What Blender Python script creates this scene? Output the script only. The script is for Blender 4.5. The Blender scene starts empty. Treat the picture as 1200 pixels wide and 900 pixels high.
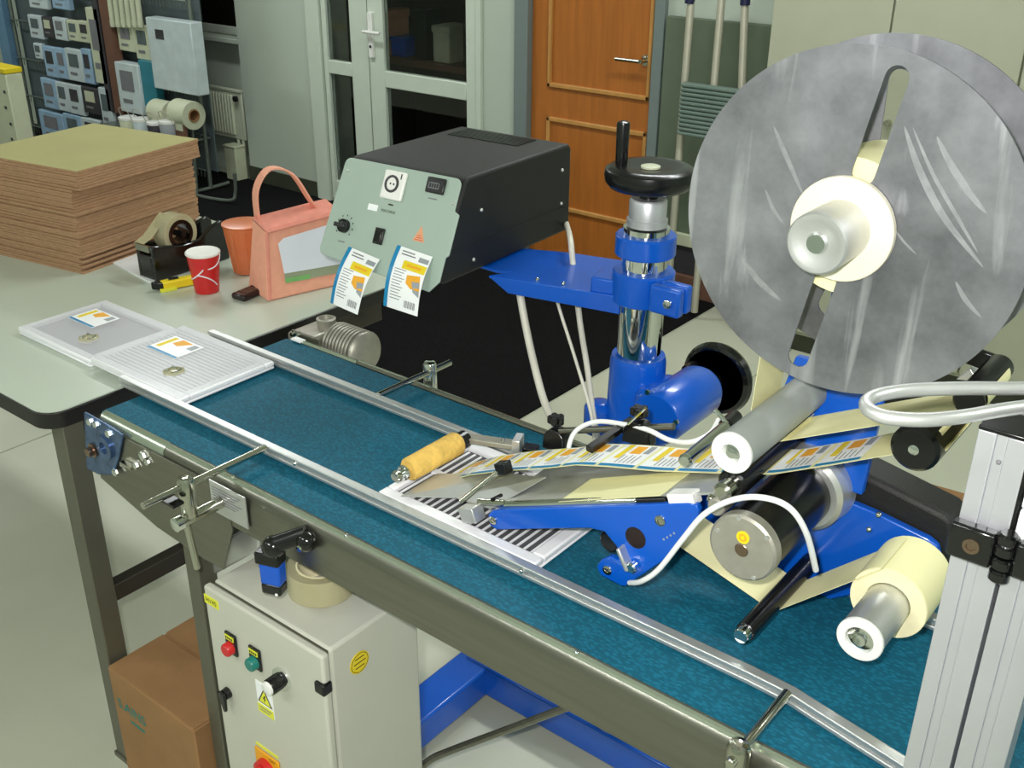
import bpy, math, random
from mathutils import Vector, Matrix
random.seed(7)
S = bpy.context.scene
COL = S.collection
PI = math.pi

# ---------------------------------------------------------------- camera
FPX = 1236.65
CAM = Vector((0.0, 0.0, 1.80))
ROT = (Matrix.Rotation(math.radians(38.281), 3, 'Z') @ Matrix.Rotation(math.radians(64.418), 3, 'X')
       @ Matrix.Rotation(math.radians(0.483), 3, 'Z'))
cd = bpy.data.cameras.new('camera'); cam = bpy.data.objects.new('camera', cd); COL.objects.link(cam)
cd.sensor_width = 36.0; cd.lens = FPX / 1200 * 36.0; cd.clip_start = 0.02; cd.clip_end = 60
cam.matrix_world = Matrix.Translation(CAM) @ ROT.to_4x4()
S.camera = cam

# ---------------------------------------------------------------- world, lights, exposure
w = bpy.data.worlds.new('world'); S.world = w; w.use_nodes = True
w.node_tree.nodes['Background'].inputs[0].default_value = (0.8, 0.84, 0.78, 1)
w.node_tree.nodes['Background'].inputs[1].default_value = 0.25
S.view_settings.view_transform = 'Standard'; S.view_settings.look = 'None'
S.view_settings.gamma = 1.0; S.view_settings.exposure = 0.13
S.view_settings.use_curve_mapping = False

def area_light(name, loc, size, sizey, energy, color, rot=(0, 0, 0)):
    l = bpy.data.lights.new(name, 'AREA'); l.shape = 'RECTANGLE'; l.size = size; l.size_y = sizey
    l.energy = energy; l.color = color
    o = bpy.data.objects.new(name, l); COL.objects.link(o); o.location = loc; o.rotation_euler = rot
    return o
# the photographer's on-camera flash
fl = bpy.data.lights.new('camera_flash', 'SPOT'); fl.energy = 76; fl.color = (1.0, 0.97, 0.95)
fl.shadow_soft_size = 0.018; fl.spot_size = math.radians(105); fl.spot_blend = 0.9
flo = bpy.data.objects.new('camera_flash', fl); COL.objects.link(flo)
flo.matrix_world = Matrix.Translation(CAM + ROT @ Vector((-0.045, 0.05, 0.0))) @ ROT.to_4x4()
# fluorescent ceiling tubes of the hall; camera-side row added to light front faces
TUBES = [(-1.6, -1.3), (-4.6, -1.3), (1.4, -1.3), (-1.4, 2.9), (-4.4, 2.9), (-7.4, 2.2), (1.6, 2.0)]
for (tx, ty) in TUBES:
    area_light('ceiling_tube_light', (tx, ty, 2.96), 1.2, 0.25, 38, (0.96, 1.0, 1.0))

# ---------------------------------------------------------------- pixel helpers (photo treated as 1200x900)
def ray(px, py): return ROT @ Vector(((px - 600) / FPX, -(py - 450) / FPX, -1.0))
def PZ(px, py, z):
    d = ray(px, py); return CAM + d * ((z - CAM.z) / d.z)
def PY(px, py, y):
    d = ray(px, py); return CAM + d * ((y - CAM.y) / d.y)
def PX(px, py, x):
    d = ray(px, py); return CAM + d * ((x - CAM.x) / d.x)
def rad(px, P): return px * (P - CAM).dot(ROT @ Vector((0, 0, -1))) / FPX
def V(*a): return Vector(a)

# ---------------------------------------------------------------- materials
def lin(c):
    return tuple(((v / 255) / 12.92 if v / 255 <= 0.04045 else ((v / 255 + 0.055) / 1.055) ** 2.4) for v in c)
MATS = {}
def mat(name, rgb, rough=0.5, metal=0.0, var=0.06, scale=12.0, bump=0.0, bscale=60.0, trans=0.0, ior=1.45,
        coat=0.0, stretch=(1, 1, 1), spec=None, alpha=1.0, emit=0.0, roughvar=0.0):
    if name in MATS: return MATS[name]
    m = bpy.data.materials.new(name); m.use_nodes = True; MATS[name] = m
    nt = m.node_tree; N = nt.nodes; L = nt.links; b = N['Principled BSDF']
    base = lin(rgb)
    tc = N.new('ShaderNodeTexCoord'); mp = N.new('ShaderNodeMapping'); mp.inputs['Scale'].default_value = stretch
    L.new(tc.outputs['Object'], mp.inputs['Vector'])
    no = N.new('ShaderNodeTexNoise'); no.inputs['Scale'].default_value = scale; no.inputs['Detail'].default_value = 5
    L.new(mp.outputs['Vector'], no.inputs['Vector'])
    rp = N.new('ShaderNodeValToRGB')
    rp.color_ramp.elements[0].position = 0.3; rp.color_ramp.elements[1].position = 0.7
    rp.color_ramp.elements[0].color = tuple(max(0, c * (1 - var)) for c in base) + (1,)
    rp.color_ramp.elements[1].color = tuple(min(1, c * (1 + var)) for c in base) + (1,)
    L.new(no.outputs['Fac'], rp.inputs['Fac']); L.new(rp.outputs['Color'], b.inputs['Base Color'])
    b.inputs['Roughness'].default_value = rough; b.inputs['Metallic'].default_value = metal
    if roughvar:
        mr = N.new('ShaderNodeMapRange'); mr.inputs['To Min'].default_value = max(0.02, rough - roughvar)
        mr.inputs['To Max'].default_value = min(1, rough + roughvar)
        L.new(no.outputs['Fac'], mr.inputs['Value']); L.new(mr.outputs['Result'], b.inputs['Roughness'])
    if trans: b.inputs['Transmission Weight'].default_value = trans; b.inputs['IOR'].default_value = ior
    if coat: b.inputs['Coat Weight'].default_value = coat; b.inputs['Coat Roughness'].default_value = 0.08
    if spec is not None: b.inputs['Specular IOR Level'].default_value = spec
    if alpha < 1: b.inputs['Alpha'].default_value = alpha
    if emit:
        b.inputs['Emission Color'].default_value = base + (1,); b.inputs['Emission Strength'].default_value = emit
    if bump:
        n2 = N.new('ShaderNodeTexNoise'); n2.inputs['Scale'].default_value = bscale; n2.inputs['Detail'].default_value = 4
        L.new(mp.outputs['Vector'], n2.inputs['Vector'])
        bp = N.new('ShaderNodeBump'); bp.inputs['Strength'].default_value = bump; bp.inputs['Distance'].default_value = 0.004
        L.new(n2.outputs['Fac'], bp.inputs['Height']); L.new(bp.outputs['Normal'], b.inputs['Normal'])
    return m

def M(n): return MATS[n]
mat('floor_lino', (192, 194, 174), 0.42, var=0.05, scale=3)
mat('carpet_black', (20, 20, 21), 0.95, var=0.55, scale=170, bump=0.6, bscale=300, spec=0.1)
mat('wall_paint', (186, 196, 182), 0.75, var=0.02, scale=1.5)
mat('ceiling_white', (220, 224, 210), 0.8, var=0.02)
mat('skirting', (62, 66, 52), 0.6)
mat('door_white', (205, 215, 200), 0.4, var=0.02)
mat('frame_grey', (120, 132, 130), 0.45, var=0.03)
mat('dark_glass', (20, 18, 16), 0.04, trans=0.0, spec=0.5)
mat('clear_glass', (235, 240, 238), 0.02, trans=1.0, ior=1.3)
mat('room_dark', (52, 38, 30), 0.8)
mat('table_top', (190, 199, 184), 0.26, var=0.015, scale=2, coat=0.2)
mat('table_edge', (24, 22, 22), 0.4)
mat('leg_grey', (105, 104, 90), 0.4, metal=0.45, var=0.06)
mat('leg_dark', (62, 58, 50), 0.45, metal=0.3)
mat('steel', (132, 131, 120), 0.32, metal=0.92, var=0.08, scale=6, stretch=(1, 20, 20))
mat('steel_edge', (195, 205, 188), 0.24, metal=0.85, var=0.05)
mat('chrome', (225, 228, 226), 0.05, metal=1.0, var=0.01)
mat('rod_chrome', (190, 190, 178), 0.16, metal=1.0, var=0.04)
mat('alu', (205, 207, 205), 0.38, metal=0.75, var=0.04, scale=30)
mat('alu_anodised', (196, 198, 202), 0.42, metal=0.65, var=0.02, scale=20)
mat('cast_alu', (175, 172, 160), 0.45, metal=0.6, var=0.1, scale=40, bump=0.1)
mat('blue_paint', (4, 84, 190), 0.28, var=0.05, scale=8, coat=0.35, bump=0.05, bscale=90)
mat('black_plastic', (16, 16, 17), 0.25, var=0.2, scale=20)
mat('black_gloss', (12, 12, 13), 0.14, coat=0.4)
mat('black_box', (22, 22, 20), 0.55, var=0.12, scale=200, bump=0.25, bscale=500)
mat('panel_green', (160, 178, 166), 0.42, var=0.02)
mat('white_plastic', (235, 235, 230), 0.35, var=0.02)
mat('tray_white', (240, 240, 243), 0.3, var=0.01)
mat('slot_dark', (78, 77, 80), 0.5, var=0.1)
mat('slot_pale', (158, 157, 165), 0.5, var=0.04)
mat('film', (235, 236, 240), 0.18, alpha=0.32, var=0.01)
mat('cable_white', (214, 210, 196), 0.45, var=0.04)
mat('cable_bright', (236, 238, 236), 0.4, var=0.02)
mat('paper_yellow', (232, 228, 176), 0.6, var=0.03, scale=10)
mat('paper_core', (240, 232, 190), 0.7, var=0.05, scale=60)
mat('cream', (224, 219, 196), 0.35, var=0.02)
mat('sponge', (222, 182, 92), 0.9, var=0.18, scale=45, bump=0.9, bscale=140)
mat('rubber_grey', (150, 156, 152), 0.5, var=0.03)
mat('cabinet_grey', (196, 196, 182), 0.5, var=0.015, bump=0.06, bscale=400)
mat('red', (200, 36, 36), 0.35, var=0.05)
mat('green_btn', (30, 120, 110), 0.3, var=0.05)
mat('yellow', (232, 206, 30), 0.5, var=0.03)
mat('yellow_light', (226, 226, 60), 0.5, var=0.03)
mat('orange', (236, 168, 30), 0.5, var=0.03)
mat('orange_pale', (222, 160, 120), 0.5)
mat('ink', (26, 26, 28), 0.6)
mat('ink_grey', (120, 120, 124), 0.6)
mat('ink_teal', (30, 120, 110), 0.6)
mat('label_white', (245, 247, 248), 0.35, var=0.01)
mat('label_blue', (20, 130, 180), 0.35, var=0.02)
mat('label_grey', (150, 155, 160), 0.4)
mat('cardboard', (150, 112, 72), 0.85, var=0.08, scale=14, bump=0.15, bscale=40)
mat('cardboard_edge', (164, 128, 96), 0.9, var=0.16, scale=60, stretch=(1, 1, 6), bump=0.3, bscale=80)
mat('cardboard_top', (172, 166, 112), 0.85, var=0.04, scale=9)
mat('pink_fabric', (238, 168, 142), 0.8, var=0.05, scale=50, bump=0.25, bscale=300)
mat('pink_dark', (222, 142, 124), 0.8, var=0.06, scale=50)
mat('pvc_white', (226, 230, 240), 0.25, var=0.03)
mat('olive', (150, 158, 130), 0.6, var=0.05)
mat('leaf_green', (120, 176, 104), 0.6, var=0.1)
mat('orange_cup', (206, 116, 72), 0.3, var=0.06, scale=20)
mat('phone_dark', (36, 22, 24), 0.2, var=0.2)
mat('wood_door', (176, 104, 40), 0.4, var=0.12, scale=5, stretch=(9, 9, 0.7), coat=0.2)
mat('wood_trim', (196, 142, 76), 0.4, var=0.08, scale=6, stretch=(4, 4, 1))
mat('cupboard', (172, 174, 152), 0.55, var=0.02)
mat('green_board', (98, 110, 90), 0.6, var=0.05)
mat('ribbed_green', (104, 122, 112), 0.5, var=0.05)
mat('tube_beige', (190, 186, 168), 0.4, metal=0.3)
mat('navy', (30, 32, 70), 0.4)
mat('rack_metal', (120, 128, 120), 0.4, metal=0.6)
mat('rack_blue', (96, 132, 160), 0.5)
mat('pack_white', (196, 208, 210), 0.4, var=0.08, scale=14)
mat('pack_blue', (150, 180, 205), 0.4, var=0.14, scale=14)
mat('pack_dark', (58, 56, 60), 0.5, var=0.2)
mat('pack_back', (86, 98, 100), 0.6, var=0.1)
mat('pack_brown', (110, 76, 60), 0.6, var=0.1)
mat('pack_teal', (44, 124, 140), 0.4, var=0.1)
mat('pack_cream', (200, 204, 176), 0.5, var=0.05)
mat('radiator_white', (214, 220, 196), 0.45, var=0.02)
mat('lamp_white', (255, 255, 240), 0.5, emit=1.2)
mat('tape_clear', (226, 220, 182), 0.12, var=0.04, trans=0.55)
mat('blue_plastic', (20, 84, 190), 0.22, var=0.05)
mat('blue_film', (74, 98, 132), 0.25, metal=0.5, var=0.3, scale=40)
mat('copper', (150, 128, 112), 0.3, metal=1.0)
mat('greenfloor', (150, 165, 130), 0.6)

def belt_material():
    m = bpy.data.materials.new('belt_teal'); m.use_nodes = True; MATS['belt_teal'] = m
    nt = m.node_tree; N = nt.nodes; L = nt.links; b = N['Principled BSDF']
    tc = N.new('ShaderNodeTexCoord')
    ck = N.new('ShaderNodeTexVoronoi'); ck.inputs['Scale'].default_value = 150
    mp = N.new('ShaderNodeMapping'); mp.inputs['Scale'].default_value = (0.8, 1.7, 1)
    mp.inputs['Rotation'].default_value = (0, 0, 0.3)
    L.new(tc.outputs['Object'], mp.inputs['Vector']); L.new(mp.outputs['Vector'], ck.inputs['Vector'])
    rp = N.new('ShaderNodeValToRGB'); c = lin((24, 98, 122))
    rp.color_ramp.elements[0].color = tuple(v * 1.2 for v in c) + (1,); rp.color_ramp.elements[0].position = 0.15
    rp.color_ramp.elements[1].color = tuple(v * 0.72 for v in c) + (1,); rp.color_ramp.elements[1].position = 0.6
    L.new(ck.outputs['Distance'], rp.inputs['Fac'])
    L.new(rp.outputs['Color'], b.inputs['Base Color'])
    bp = N.new('ShaderNodeBump'); bp.inputs['Strength'].default_value = 0.35; bp.inputs['Distance'].default_value = 0.001
    bp.invert = True
    L.new(ck.outputs['Distance'], bp.inputs['Height']); L.new(bp.outputs['Normal'], b.inputs['Normal'])
    b.inputs['Roughness'].default_value = 0.6; b.inputs['Specular IOR Level'].default_value = 0.2
belt_material()

def disc_material():
    m = bpy.data.materials.new('disc_alu'); m.use_nodes = True; MATS['disc_alu'] = m
    nt = m.node_tree; N = nt.nodes; L = nt.links; b = N['Principled BSDF']
    tc = N.new('ShaderNodeTexCoord')
    n1 = N.new('ShaderNodeTexNoise'); n1.inputs['Scale'].default_value = 7; n1.inputs['Detail'].default_value = 8
    n1.inputs['Roughness'].default_value = 0.65
    L.new(tc.outputs['Object'], n1.inputs['Vector'])
    mp = N.new('ShaderNodeMapping'); mp.inputs['Scale'].default_value = (9, 1, 1.6); mp.inputs['Rotation'].default_value = (0, 0.45, 0)
    L.new(tc.outputs['Object'], mp.inputs['Vector'])
    n2 = N.new('ShaderNodeTexNoise'); n2.inputs['Scale'].default_value = 2.2; n2.inputs['Detail'].default_value = 6
    L.new(mp.outputs['Vector'], n2.inputs['Vector'])
    r1 = N.new('ShaderNodeValToRGB')
    r1.color_ramp.elements[0].position = 0.3; r1.color_ramp.elements[0].color = lin((104, 106, 111)) + (1,)
    r1.color_ramp.elements[1].position = 0.72; r1.color_ramp.elements[1].color = lin((166, 168, 173)) + (1,)
    L.new(n1.outputs['Fac'], r1.inputs['Fac'])
    mp3 = N.new('ShaderNodeMapping'); mp3.inputs['Scale'].default_value = (13, 1, 1.5); mp3.inputs['Rotation'].default_value = (0, 0.5, 0)
    L.new(tc.outputs['Object'], mp3.inputs['Vector'])
    n3 = N.new('ShaderNodeTexNoise'); n3.inputs['Scale'].default_value = 2.6; n3.inputs['Detail'].default_value = 7; n3.inputs['Distortion'].default_value = 0.5
    L.new(mp3.outputs['Vector'], n3.inputs['Vector'])
    r3 = N.new('ShaderNodeValToRGB'); r3.color_ramp.elements[0].position = 0.58; r3.color_ramp.elements[0].color = (0, 0, 0, 1)
    r3.color_ramp.elements[1].position = 0.82; r3.color_ramp.elements[1].color = (0.8, 0.8, 0.8, 1)
    L.new(n3.outputs['Fac'], r3.inputs['Fac'])
    mx = N.new('ShaderNodeMix'); mx.data_type = 'RGBA'; mx.inputs[7].default_value = lin((226, 227, 232)) + (1,)
    L.new(r3.outputs['Color'], mx.inputs[0]); L.new(r1.outputs['Color'], mx.inputs[6]); L.new(mx.outputs[2], b.inputs['Base Color'])
    mr = N.new('ShaderNodeMapRange'); mr.inputs['From Min'].default_value = 0.3; mr.inputs['From Max'].default_value = 0.75
    mr.inputs['To Min'].default_value = 0.52; mr.inputs['To Max'].default_value = 0.34
    L.new(n2.outputs['Fac'], mr.inputs['Value']); L.new(mr.outputs['Result'], b.inputs['Roughness'])
    b.inputs['Metallic'].default_value = 0.72
    b.inputs['Anisotropic'].default_value = 0.3
    bp = N.new('ShaderNodeBump'); bp.inputs['Strength'].default_value = 0.06; bp.inputs['Distance'].default_value = 0.004
    L.new(n1.outputs['Fac'], bp.inputs['Height']); L.new(bp.outputs['Normal'], b.inputs['Normal'])
disc_material()

# ---------------------------------------------------------------- mesh builder
def frame_of(axis):
    a = Vector(axis).normalized()
    h = Vector((0, 0, 1)) if abs(a.z) < 0.9 else Vector((1, 0, 0))
    u = h.cross(a).normalized(); v = a.cross(u).normalized()
    return a, u, v

class MB:
    def __init__(s): s.v = []; s.f = []; s.m = []
    def add(s, vs, fs, mi=0):
        k = len(s.v); s.v += [Vector(p) for p in vs]; s.f += [tuple(i + k for i in f) for f in fs]; s.m += [mi] * len(fs)
        return s
    def box(s, x0, x1, y0, y1, z0, z1, mi=0):
        vs = [(x, y, z) for x in (x0, x1) for y in (y0, y1) for z in (z0, z1)]
        return s.add(vs, [(0, 1, 3, 2), (4, 6, 7, 5), (0, 4, 5, 1), (2, 3, 7, 6), (0, 2, 6, 4), (1, 5, 7, 3)], mi)
    def obox(s, c, hx, hy, hz, mi=0):          # centre, three half-extent vectors
        c = Vector(c); hx = Vector(hx); hy = Vector(hy); hz = Vector(hz)
        vs = [c + hx * a + hy * b + hz * d for a in (-1, 1) for b in (-1, 1) for d in (-1, 1)]
        return s.add(vs, [(0, 1, 3, 2), (4, 6, 7, 5), (0, 4, 5, 1), (2, 3, 7, 6), (0, 2, 6, 4), (1, 5, 7, 3)], mi)
    def bar(s, a, b, wd, ht, up=(0, 0, 1), mi=0):
        a = Vector(a); b = Vector(b); d = (b - a); l = d.length; d.normalize()
        u = Vector(up) - d * d.dot(Vector(up)); u.normalize(); r = d.cross(u)
        return s.obox((a + b) / 2, d * l / 2, r * wd / 2, u * ht / 2, mi)
    def revolve(s, p0, axis, prof, n=28, mi=0):   # prof: [(t along axis, radius)]
        a, u, w_ = frame_of(axis); p0 = Vector(p0); vs = []; fs = []
        for (t, r) in prof:
            for i in range(n):
                th = 2 * PI * i / n; vs.append(p0 + a * t + (u * math.cos(th) + w_ * math.sin(th)) * r)
        for j in range(len(prof) - 1):
            for i in range(n):
                k = (i + 1) % n; fs.append((j * n + i, j * n + k, (j + 1) * n + k, (j + 1) * n + i))
        if prof[0][1] > 1e-6 and prof[0] != prof[-1]: fs.append(tuple(range(n - 1, -1, -1)))
        if prof[-1][1] > 1e-6 and prof[0] != prof[-1]: fs.append(tuple((len(prof) - 1) * n + i for i in range(n)))
        return s.add(vs, fs, mi)
    def cyl(s, a, b, r, r2=None, n=24, mi=0):
        a = Vector(a); b = Vector(b)
        return s.revolve(a, b - a, [(0, r), ((b - a).length, r if r2 is None else r2)], n, mi)
    def rcyl(s, a, b, r, bev=0.002, n=24, mi=0):
        a = Vector(a); b = Vector(b); l = (b - a).length
        return s.revolve(a, b - a, [(0, r - bev), (bev, r), (l - bev, r), (l, r - bev)], n, mi)
    def ring(s, a, b, ro, ri, n=32, mi=0):
        a = Vector(a); b = Vector(b); l = (b - a).length
        return s.revolve(a, b - a, [(0, ri), (0, ro), (l, ro), (l, ri), (0, ri)], n, mi)
    def prism(s, poly, ext, mi=0):             # poly: list of 3d points, extruded by vector ext
        ext = Vector(ext); n = len(poly); vs = [Vector(p) for p in poly] + [Vector(p) + ext for p in poly]
        nrm = Vector((0, 0, 0))
        for i in range(n): nrm += Vector(poly[i]).cross(Vector(poly[(i + 1) % n]))
        idx = list(range(n))
        fs = [(i, (i + 1) % n, n + (i + 1) % n, n + i) for i in idx] + [tuple(reversed(idx)), tuple(n + i for i in idx)]
        if nrm.dot(ext) < 0: fs = [tuple(reversed(f)) for f in fs]
        return s.add(vs, fs, mi)
    def tube(s, pts, r, n=10, mi=0, closed=False):
        pts = [Vector(p) for p in pts]; k = len(pts); vs = []; fs = []
        ref = None
        for i, p in enumerate(pts):
            d = (pts[min(i + 1, k - 1)] - pts[max(i - 1, 0)]).normalized()
            if ref is None: _, u, w_ = frame_of(d)
            else:
                u = ref - d * ref.dot(d); u.normalize(); w_ = d.cross(u)
            ref = u
            for j in range(n):
                th = 2 * PI * j / n; vs.append(p + (u * math.cos(th) + w_ * math.sin(th)) * r)
        for i in range(k - 1):
            for j in range(n):
                jj = (j + 1) % n; fs.append((i * n + j, i * n + jj, (i + 1) * n + jj, (i + 1) * n + j))
        fs.append(tuple(range(n - 1, -1, -1))); fs.append(tuple((k - 1) * n + j for j in range(n)))
        return s.add(vs, fs, mi)
    def sphere(s, c, r, n=16, mi=0, sz=1.0):
        m_ = n // 2; prof = [(-math.cos(PI * i / m_) * r * sz, max(1e-7, math.sin(PI * i / m_) * r)) for i in range(m_ + 1)]
        return s.revolve(c, (0, 0, 1), prof, n, mi)
    def quad(s, a, b, c, d, mi=0): return s.add([a, b, c, d], [(0, 1, 2, 3)], mi)
    def sheet(s, path, ext, th=0.0006, mi=0):   # ribbon along path, extruded by ext, given thickness
        path = [Vector(p) for p in path]; ext = Vector(ext); k = len(path); top = []; bot = []
        for i, p in enumerate(path):
            d = (path[min(i + 1, k - 1)] - path[max(i - 1, 0)]).normalized(); nn = d.cross(ext).normalized()
            top.append(p + nn * th / 2); bot.append(p - nn * th / 2)
        poly = top + bot[::-1]
        vs = poly + [p + ext for p in poly]; n = len(poly); fs = [(i, (i + 1) % n, n + (i + 1) % n, n + i) for i in range(n)]
        for i in range(k - 1):
            fs.append((i, i + 1, n - 2 - i, n - 1 - i)[::-1]); fs.append((n + i, n + i + 1, n + n - 2 - i, n + n - 1 - i))
        return s.add(vs, fs, mi)
    def build(s, name, mats, parent=None, bevel=0.0, smooth=True, seg=2, angle=40):
        me = bpy.data.meshes.new(name); me.from_pydata([tuple(p) for p in s.v], [], s.f)
        if not isinstance(mats, (list, tuple)): mats = [mats]
        for m in mats: me.materials.append(MATS[m] if isinstance(m, str) else m)
        for p, i in zip(me.polygons, s.m): p.material_index = i
        me.update()
        import bmesh
        bm = bmesh.new(); bm.from_mesh(me); bmesh.ops.recalc_face_normals(bm, faces=bm.faces); bm.to_mesh(me); bm.free()
        if smooth:
            me.polygons.foreach_set('use_smooth', [True] * len(me.polygons))
            me.set_sharp_from_angle(angle=math.radians(angle))
        o = bpy.data.objects.new(name, me); COL.objects.link(o)
        if bevel:
            b = o.modifiers.new('bevel', 'BEVEL'); b.width = bevel; b.segments = seg; b.limit_method = 'ANGLE'
            b.angle_limit = math.radians(38); b.harden_normals = False
        if parent is not None: attach(o, parent)
        return o

def world_of(o):
    m = o.matrix_basis.copy()
    return m if o.parent is None else world_of(o.parent) @ o.matrix_parent_inverse @ m
def attach(o, p):
    o.parent = p; o.matrix_parent_inverse = world_of(p).inverted()
def thing(name, label, cat, loc=(0, 0, 0), group=None):
    o = bpy.data.objects.new(name, None); COL.objects.link(o); o.location = loc; o.empty_display_size = 0.05
    o['label'] = label; o['category'] = cat
    if group: o['group'] = group
    return o
def tag(o, label, cat, group=None):
    o['label'] = label; o['category'] = cat
    if group: o['group'] = group
    return o
def struct(o): o['kind'] = 'structure'; return o
def copy_tree(o, parent=None):
    c = o.copy(); COL.objects.link(c)
    if parent is not None: c.parent = parent
    for ch in list(o.children): copy_tree(ch, c)
    return c

def text_mesh(name, body, origin, ux, uy, height, material, parent, depth=0.0004, align='CENTER', bold=False):
    cu = bpy.data.curves.new(name, 'FONT'); cu.body = body; cu.size = 1.0; cu.align_x = align; cu.align_y = 'CENTER'
    cu.resolution_u = 2
    if bold: cu.offset = 0.02
    t = bpy.data.objects.new(name + '_tmp', cu); COL.objects.link(t)
    dg = bpy.context.evaluated_depsgraph_get(); dg.update()
    me = bpy.data.meshes.new_from_object(t.evaluated_get(dg))
    bpy.data.objects.remove(t); bpy.data.curves.remove(cu)
    ux = Vector(ux).normalized(); uy = Vector(uy); uy = (uy - ux * uy.dot(ux)).normalized(); n = ux.cross(uy)
    for v in me.vertices:
        v.co = Vector(origin) + ux * (v.co.x * height) + uy * (v.co.y * height) + n * depth
    me.materials.clear(); me.materials.append(MATS[material]); me.name = name
    o = bpy.data.objects.new(name, me); COL.objects.link(o)
    if parent is not None: attach(o, parent)
    return o

def bezier(p0, p1, p2, p3, n=14):
    p0, p1, p2, p3 = map(Vector, (p0, p1, p2, p3)); r = []
    for i in range(n + 1):
        t = i / n; r.append(p0 * (1 - t) ** 3 + p1 * 3 * t * (1 - t) ** 2 + p2 * 3 * t * t * (1 - t) + p3 * t ** 3)
    return r
def smooth_path(pts, n=6):
    pts = [Vector(p) for p in pts]; r = []
    for i in range(len(pts) - 1):
        a = pts[max(i - 1, 0)]; b = pts[i]; c = pts[i + 1]; d = pts[min(i + 2, len(pts) - 1)]
        for j in range(n):
            t = j / n
            r.append(0.5 * ((2 * b) + (c - a) * t + (2 * a - 5 * b + 4 * c - d) * t * t + (3 * b - a - 3 * c + d) * t ** 3))
    r.append(pts[-1]); return r
def rounded_rect(x0, x1, y0, y1, r, z, n=6):
    out = []
    for (cx, cy, a0) in ((x1 - r, y1 - r, 0), (x0 + r, y1 - r, 90), (x0 + r, y0 + r, 180), (x1 - r, y0 + r, 270)):
        for i in range(n + 1):
            a = math.radians(a0 + 90 * i / n); out.append(Vector((cx + r * math.cos(a), cy + r * math.sin(a), z)))
    return out

# ================================================================ the hall
ZT = 3.0; WY = 4.29; WX0, WX1, WY0 = -9.2, 2.8, -2.4
fl_ = struct(MB().box(WX0, WX1, WY0, 4.6, -0.1, 0).build('floor', 'floor_lino', smooth=False))
for k, sx in enumerate((-3.35, -1.62, 0.2)):
    MB().box(sx - 0.003, sx + 0.003, WY0, 1.9 if sx < -2.1 else WY, 0.0, 0.0012).build('floor_seam', 'olive', fl_, smooth=False)
tag(MB().box(WX0, -2.12, 1.92, WY, 0.0, 0.008).build('carpet', 'carpet_black', smooth=False),
    'black needle-felt carpet between the pale floor and the back wall', 'carpet')
struct(MB().box(WX0, WX1, WY0, 4.6, ZT, ZT + 0.1).build('ceiling', 'ceiling_white', smooth=False))
struct(MB().box(WX0 - 0.1, WX0, WY0, 4.6, 0, ZT).build('wall_left', 'wall_paint', smooth=False))
struct(MB().box(WX1, WX1 + 0.1, WY0, 4.6, 0, ZT).build('wall_right', 'wall_paint', smooth=False))
struct(MB().box(WX0, WX1, WY0 - 0.1, WY0, 0, ZT).build('wall_front', 'wall_paint', smooth=False))
for (tx, ty) in TUBES:  # includes casings for the added camera-side fill lamps
    c = thing('ceiling_light', 'white fluorescent lamp casing on the unseen ceiling', 'lamp', (tx, ty, ZT), 'fluorescent ceiling lamps')
    MB().box(tx - .65, tx + .65, ty - .15, ty + .15, ZT - 0.03, ZT - 0.001).build('casing', 'door_white', c, bevel=0.004)
    for dy in (-.07, .07):
        MB().cyl((tx - .6, ty + dy, ZT - .035), (tx + .6, ty + dy, ZT - .035), .013, n=10).build('tube', 'lamp_white', c)

D1a, D1b = PY(366, 100, WY).x, PY(566, 100, WY).x          # glazed door opening
D2a, D2b = PY(606, 100, WY).x, PY(780, 60, WY).x           # wooden door opening
PIL = PY(284, 100, WY).x                                   # corner of the pier beside the window bay
DH = 2.12
SILL = PY(260, 40, 4.40).z
wb = MB()
wb.box(PIL, D1a, WY, 4.6, 0, ZT); wb.box(D1a, D1b, WY, 4.6, DH, ZT); wb.box(D1b, D2a, WY, 4.6, 0, ZT)
wb.box(D2a, D2b, WY, 4.6, DH, ZT); wb.box(D2b, WX1, WY, 4.6, 0, ZT)
wb.box(WX0, PIL, 4.40, 4.6, 0, SILL)
wb.box(WX0, PIL - 1.9, 4.40, 4.6, SILL, ZT); wb.box(PIL - 1.9, PIL, 4.40, 4.6, 2.3, ZT)
struct(wb.build('wall_back', 'wall_paint', smooth=False))
bb = MB(); bb.box(PIL - .004, D1a, WY - .012, WY, 0.008, 0.10); bb.box(D1b, D2a, WY - .012, WY, 0.008, 0.10); bb.box(D2b, WX1, WY - .012, WY, 0, 0.10)
struct(bb.build('baseboard_back', 'skirting'))
# window bay
wn = bpy.data.objects.new('window_1', None); COL.objects.link(wn); wn.location = (PIL - .95, 4.40, SILL); struct(wn)
wf = MB(); wx0, wx1 = PIL - 1.9, PIL
for (a, b, c_, d) in ((wx0, wx0 + .05, SILL, 2.3), (wx1 - .012, wx1, SILL, 2.3), (wx0, wx1, SILL, SILL + .05), (wx0, wx1, 2.25, 2.3), (PIL - .62, PIL - .56, SILL, 2.3)):
    wf.box(a, b, 4.42, 4.47, c_, d)
wf.build('window_frame', 'wall_paint', wn, bevel=.004)
MB().box(wx0, wx1, 4.44, 4.446, SILL, 2.3).build('pane', 'dark_glass', wn, smooth=False)
MB().box(wx0 - .05, wx1, 4.30, 4.42, SILL - .03, SILL).build('window_sill', 'wall_paint', wn, bevel=.004)

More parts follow.
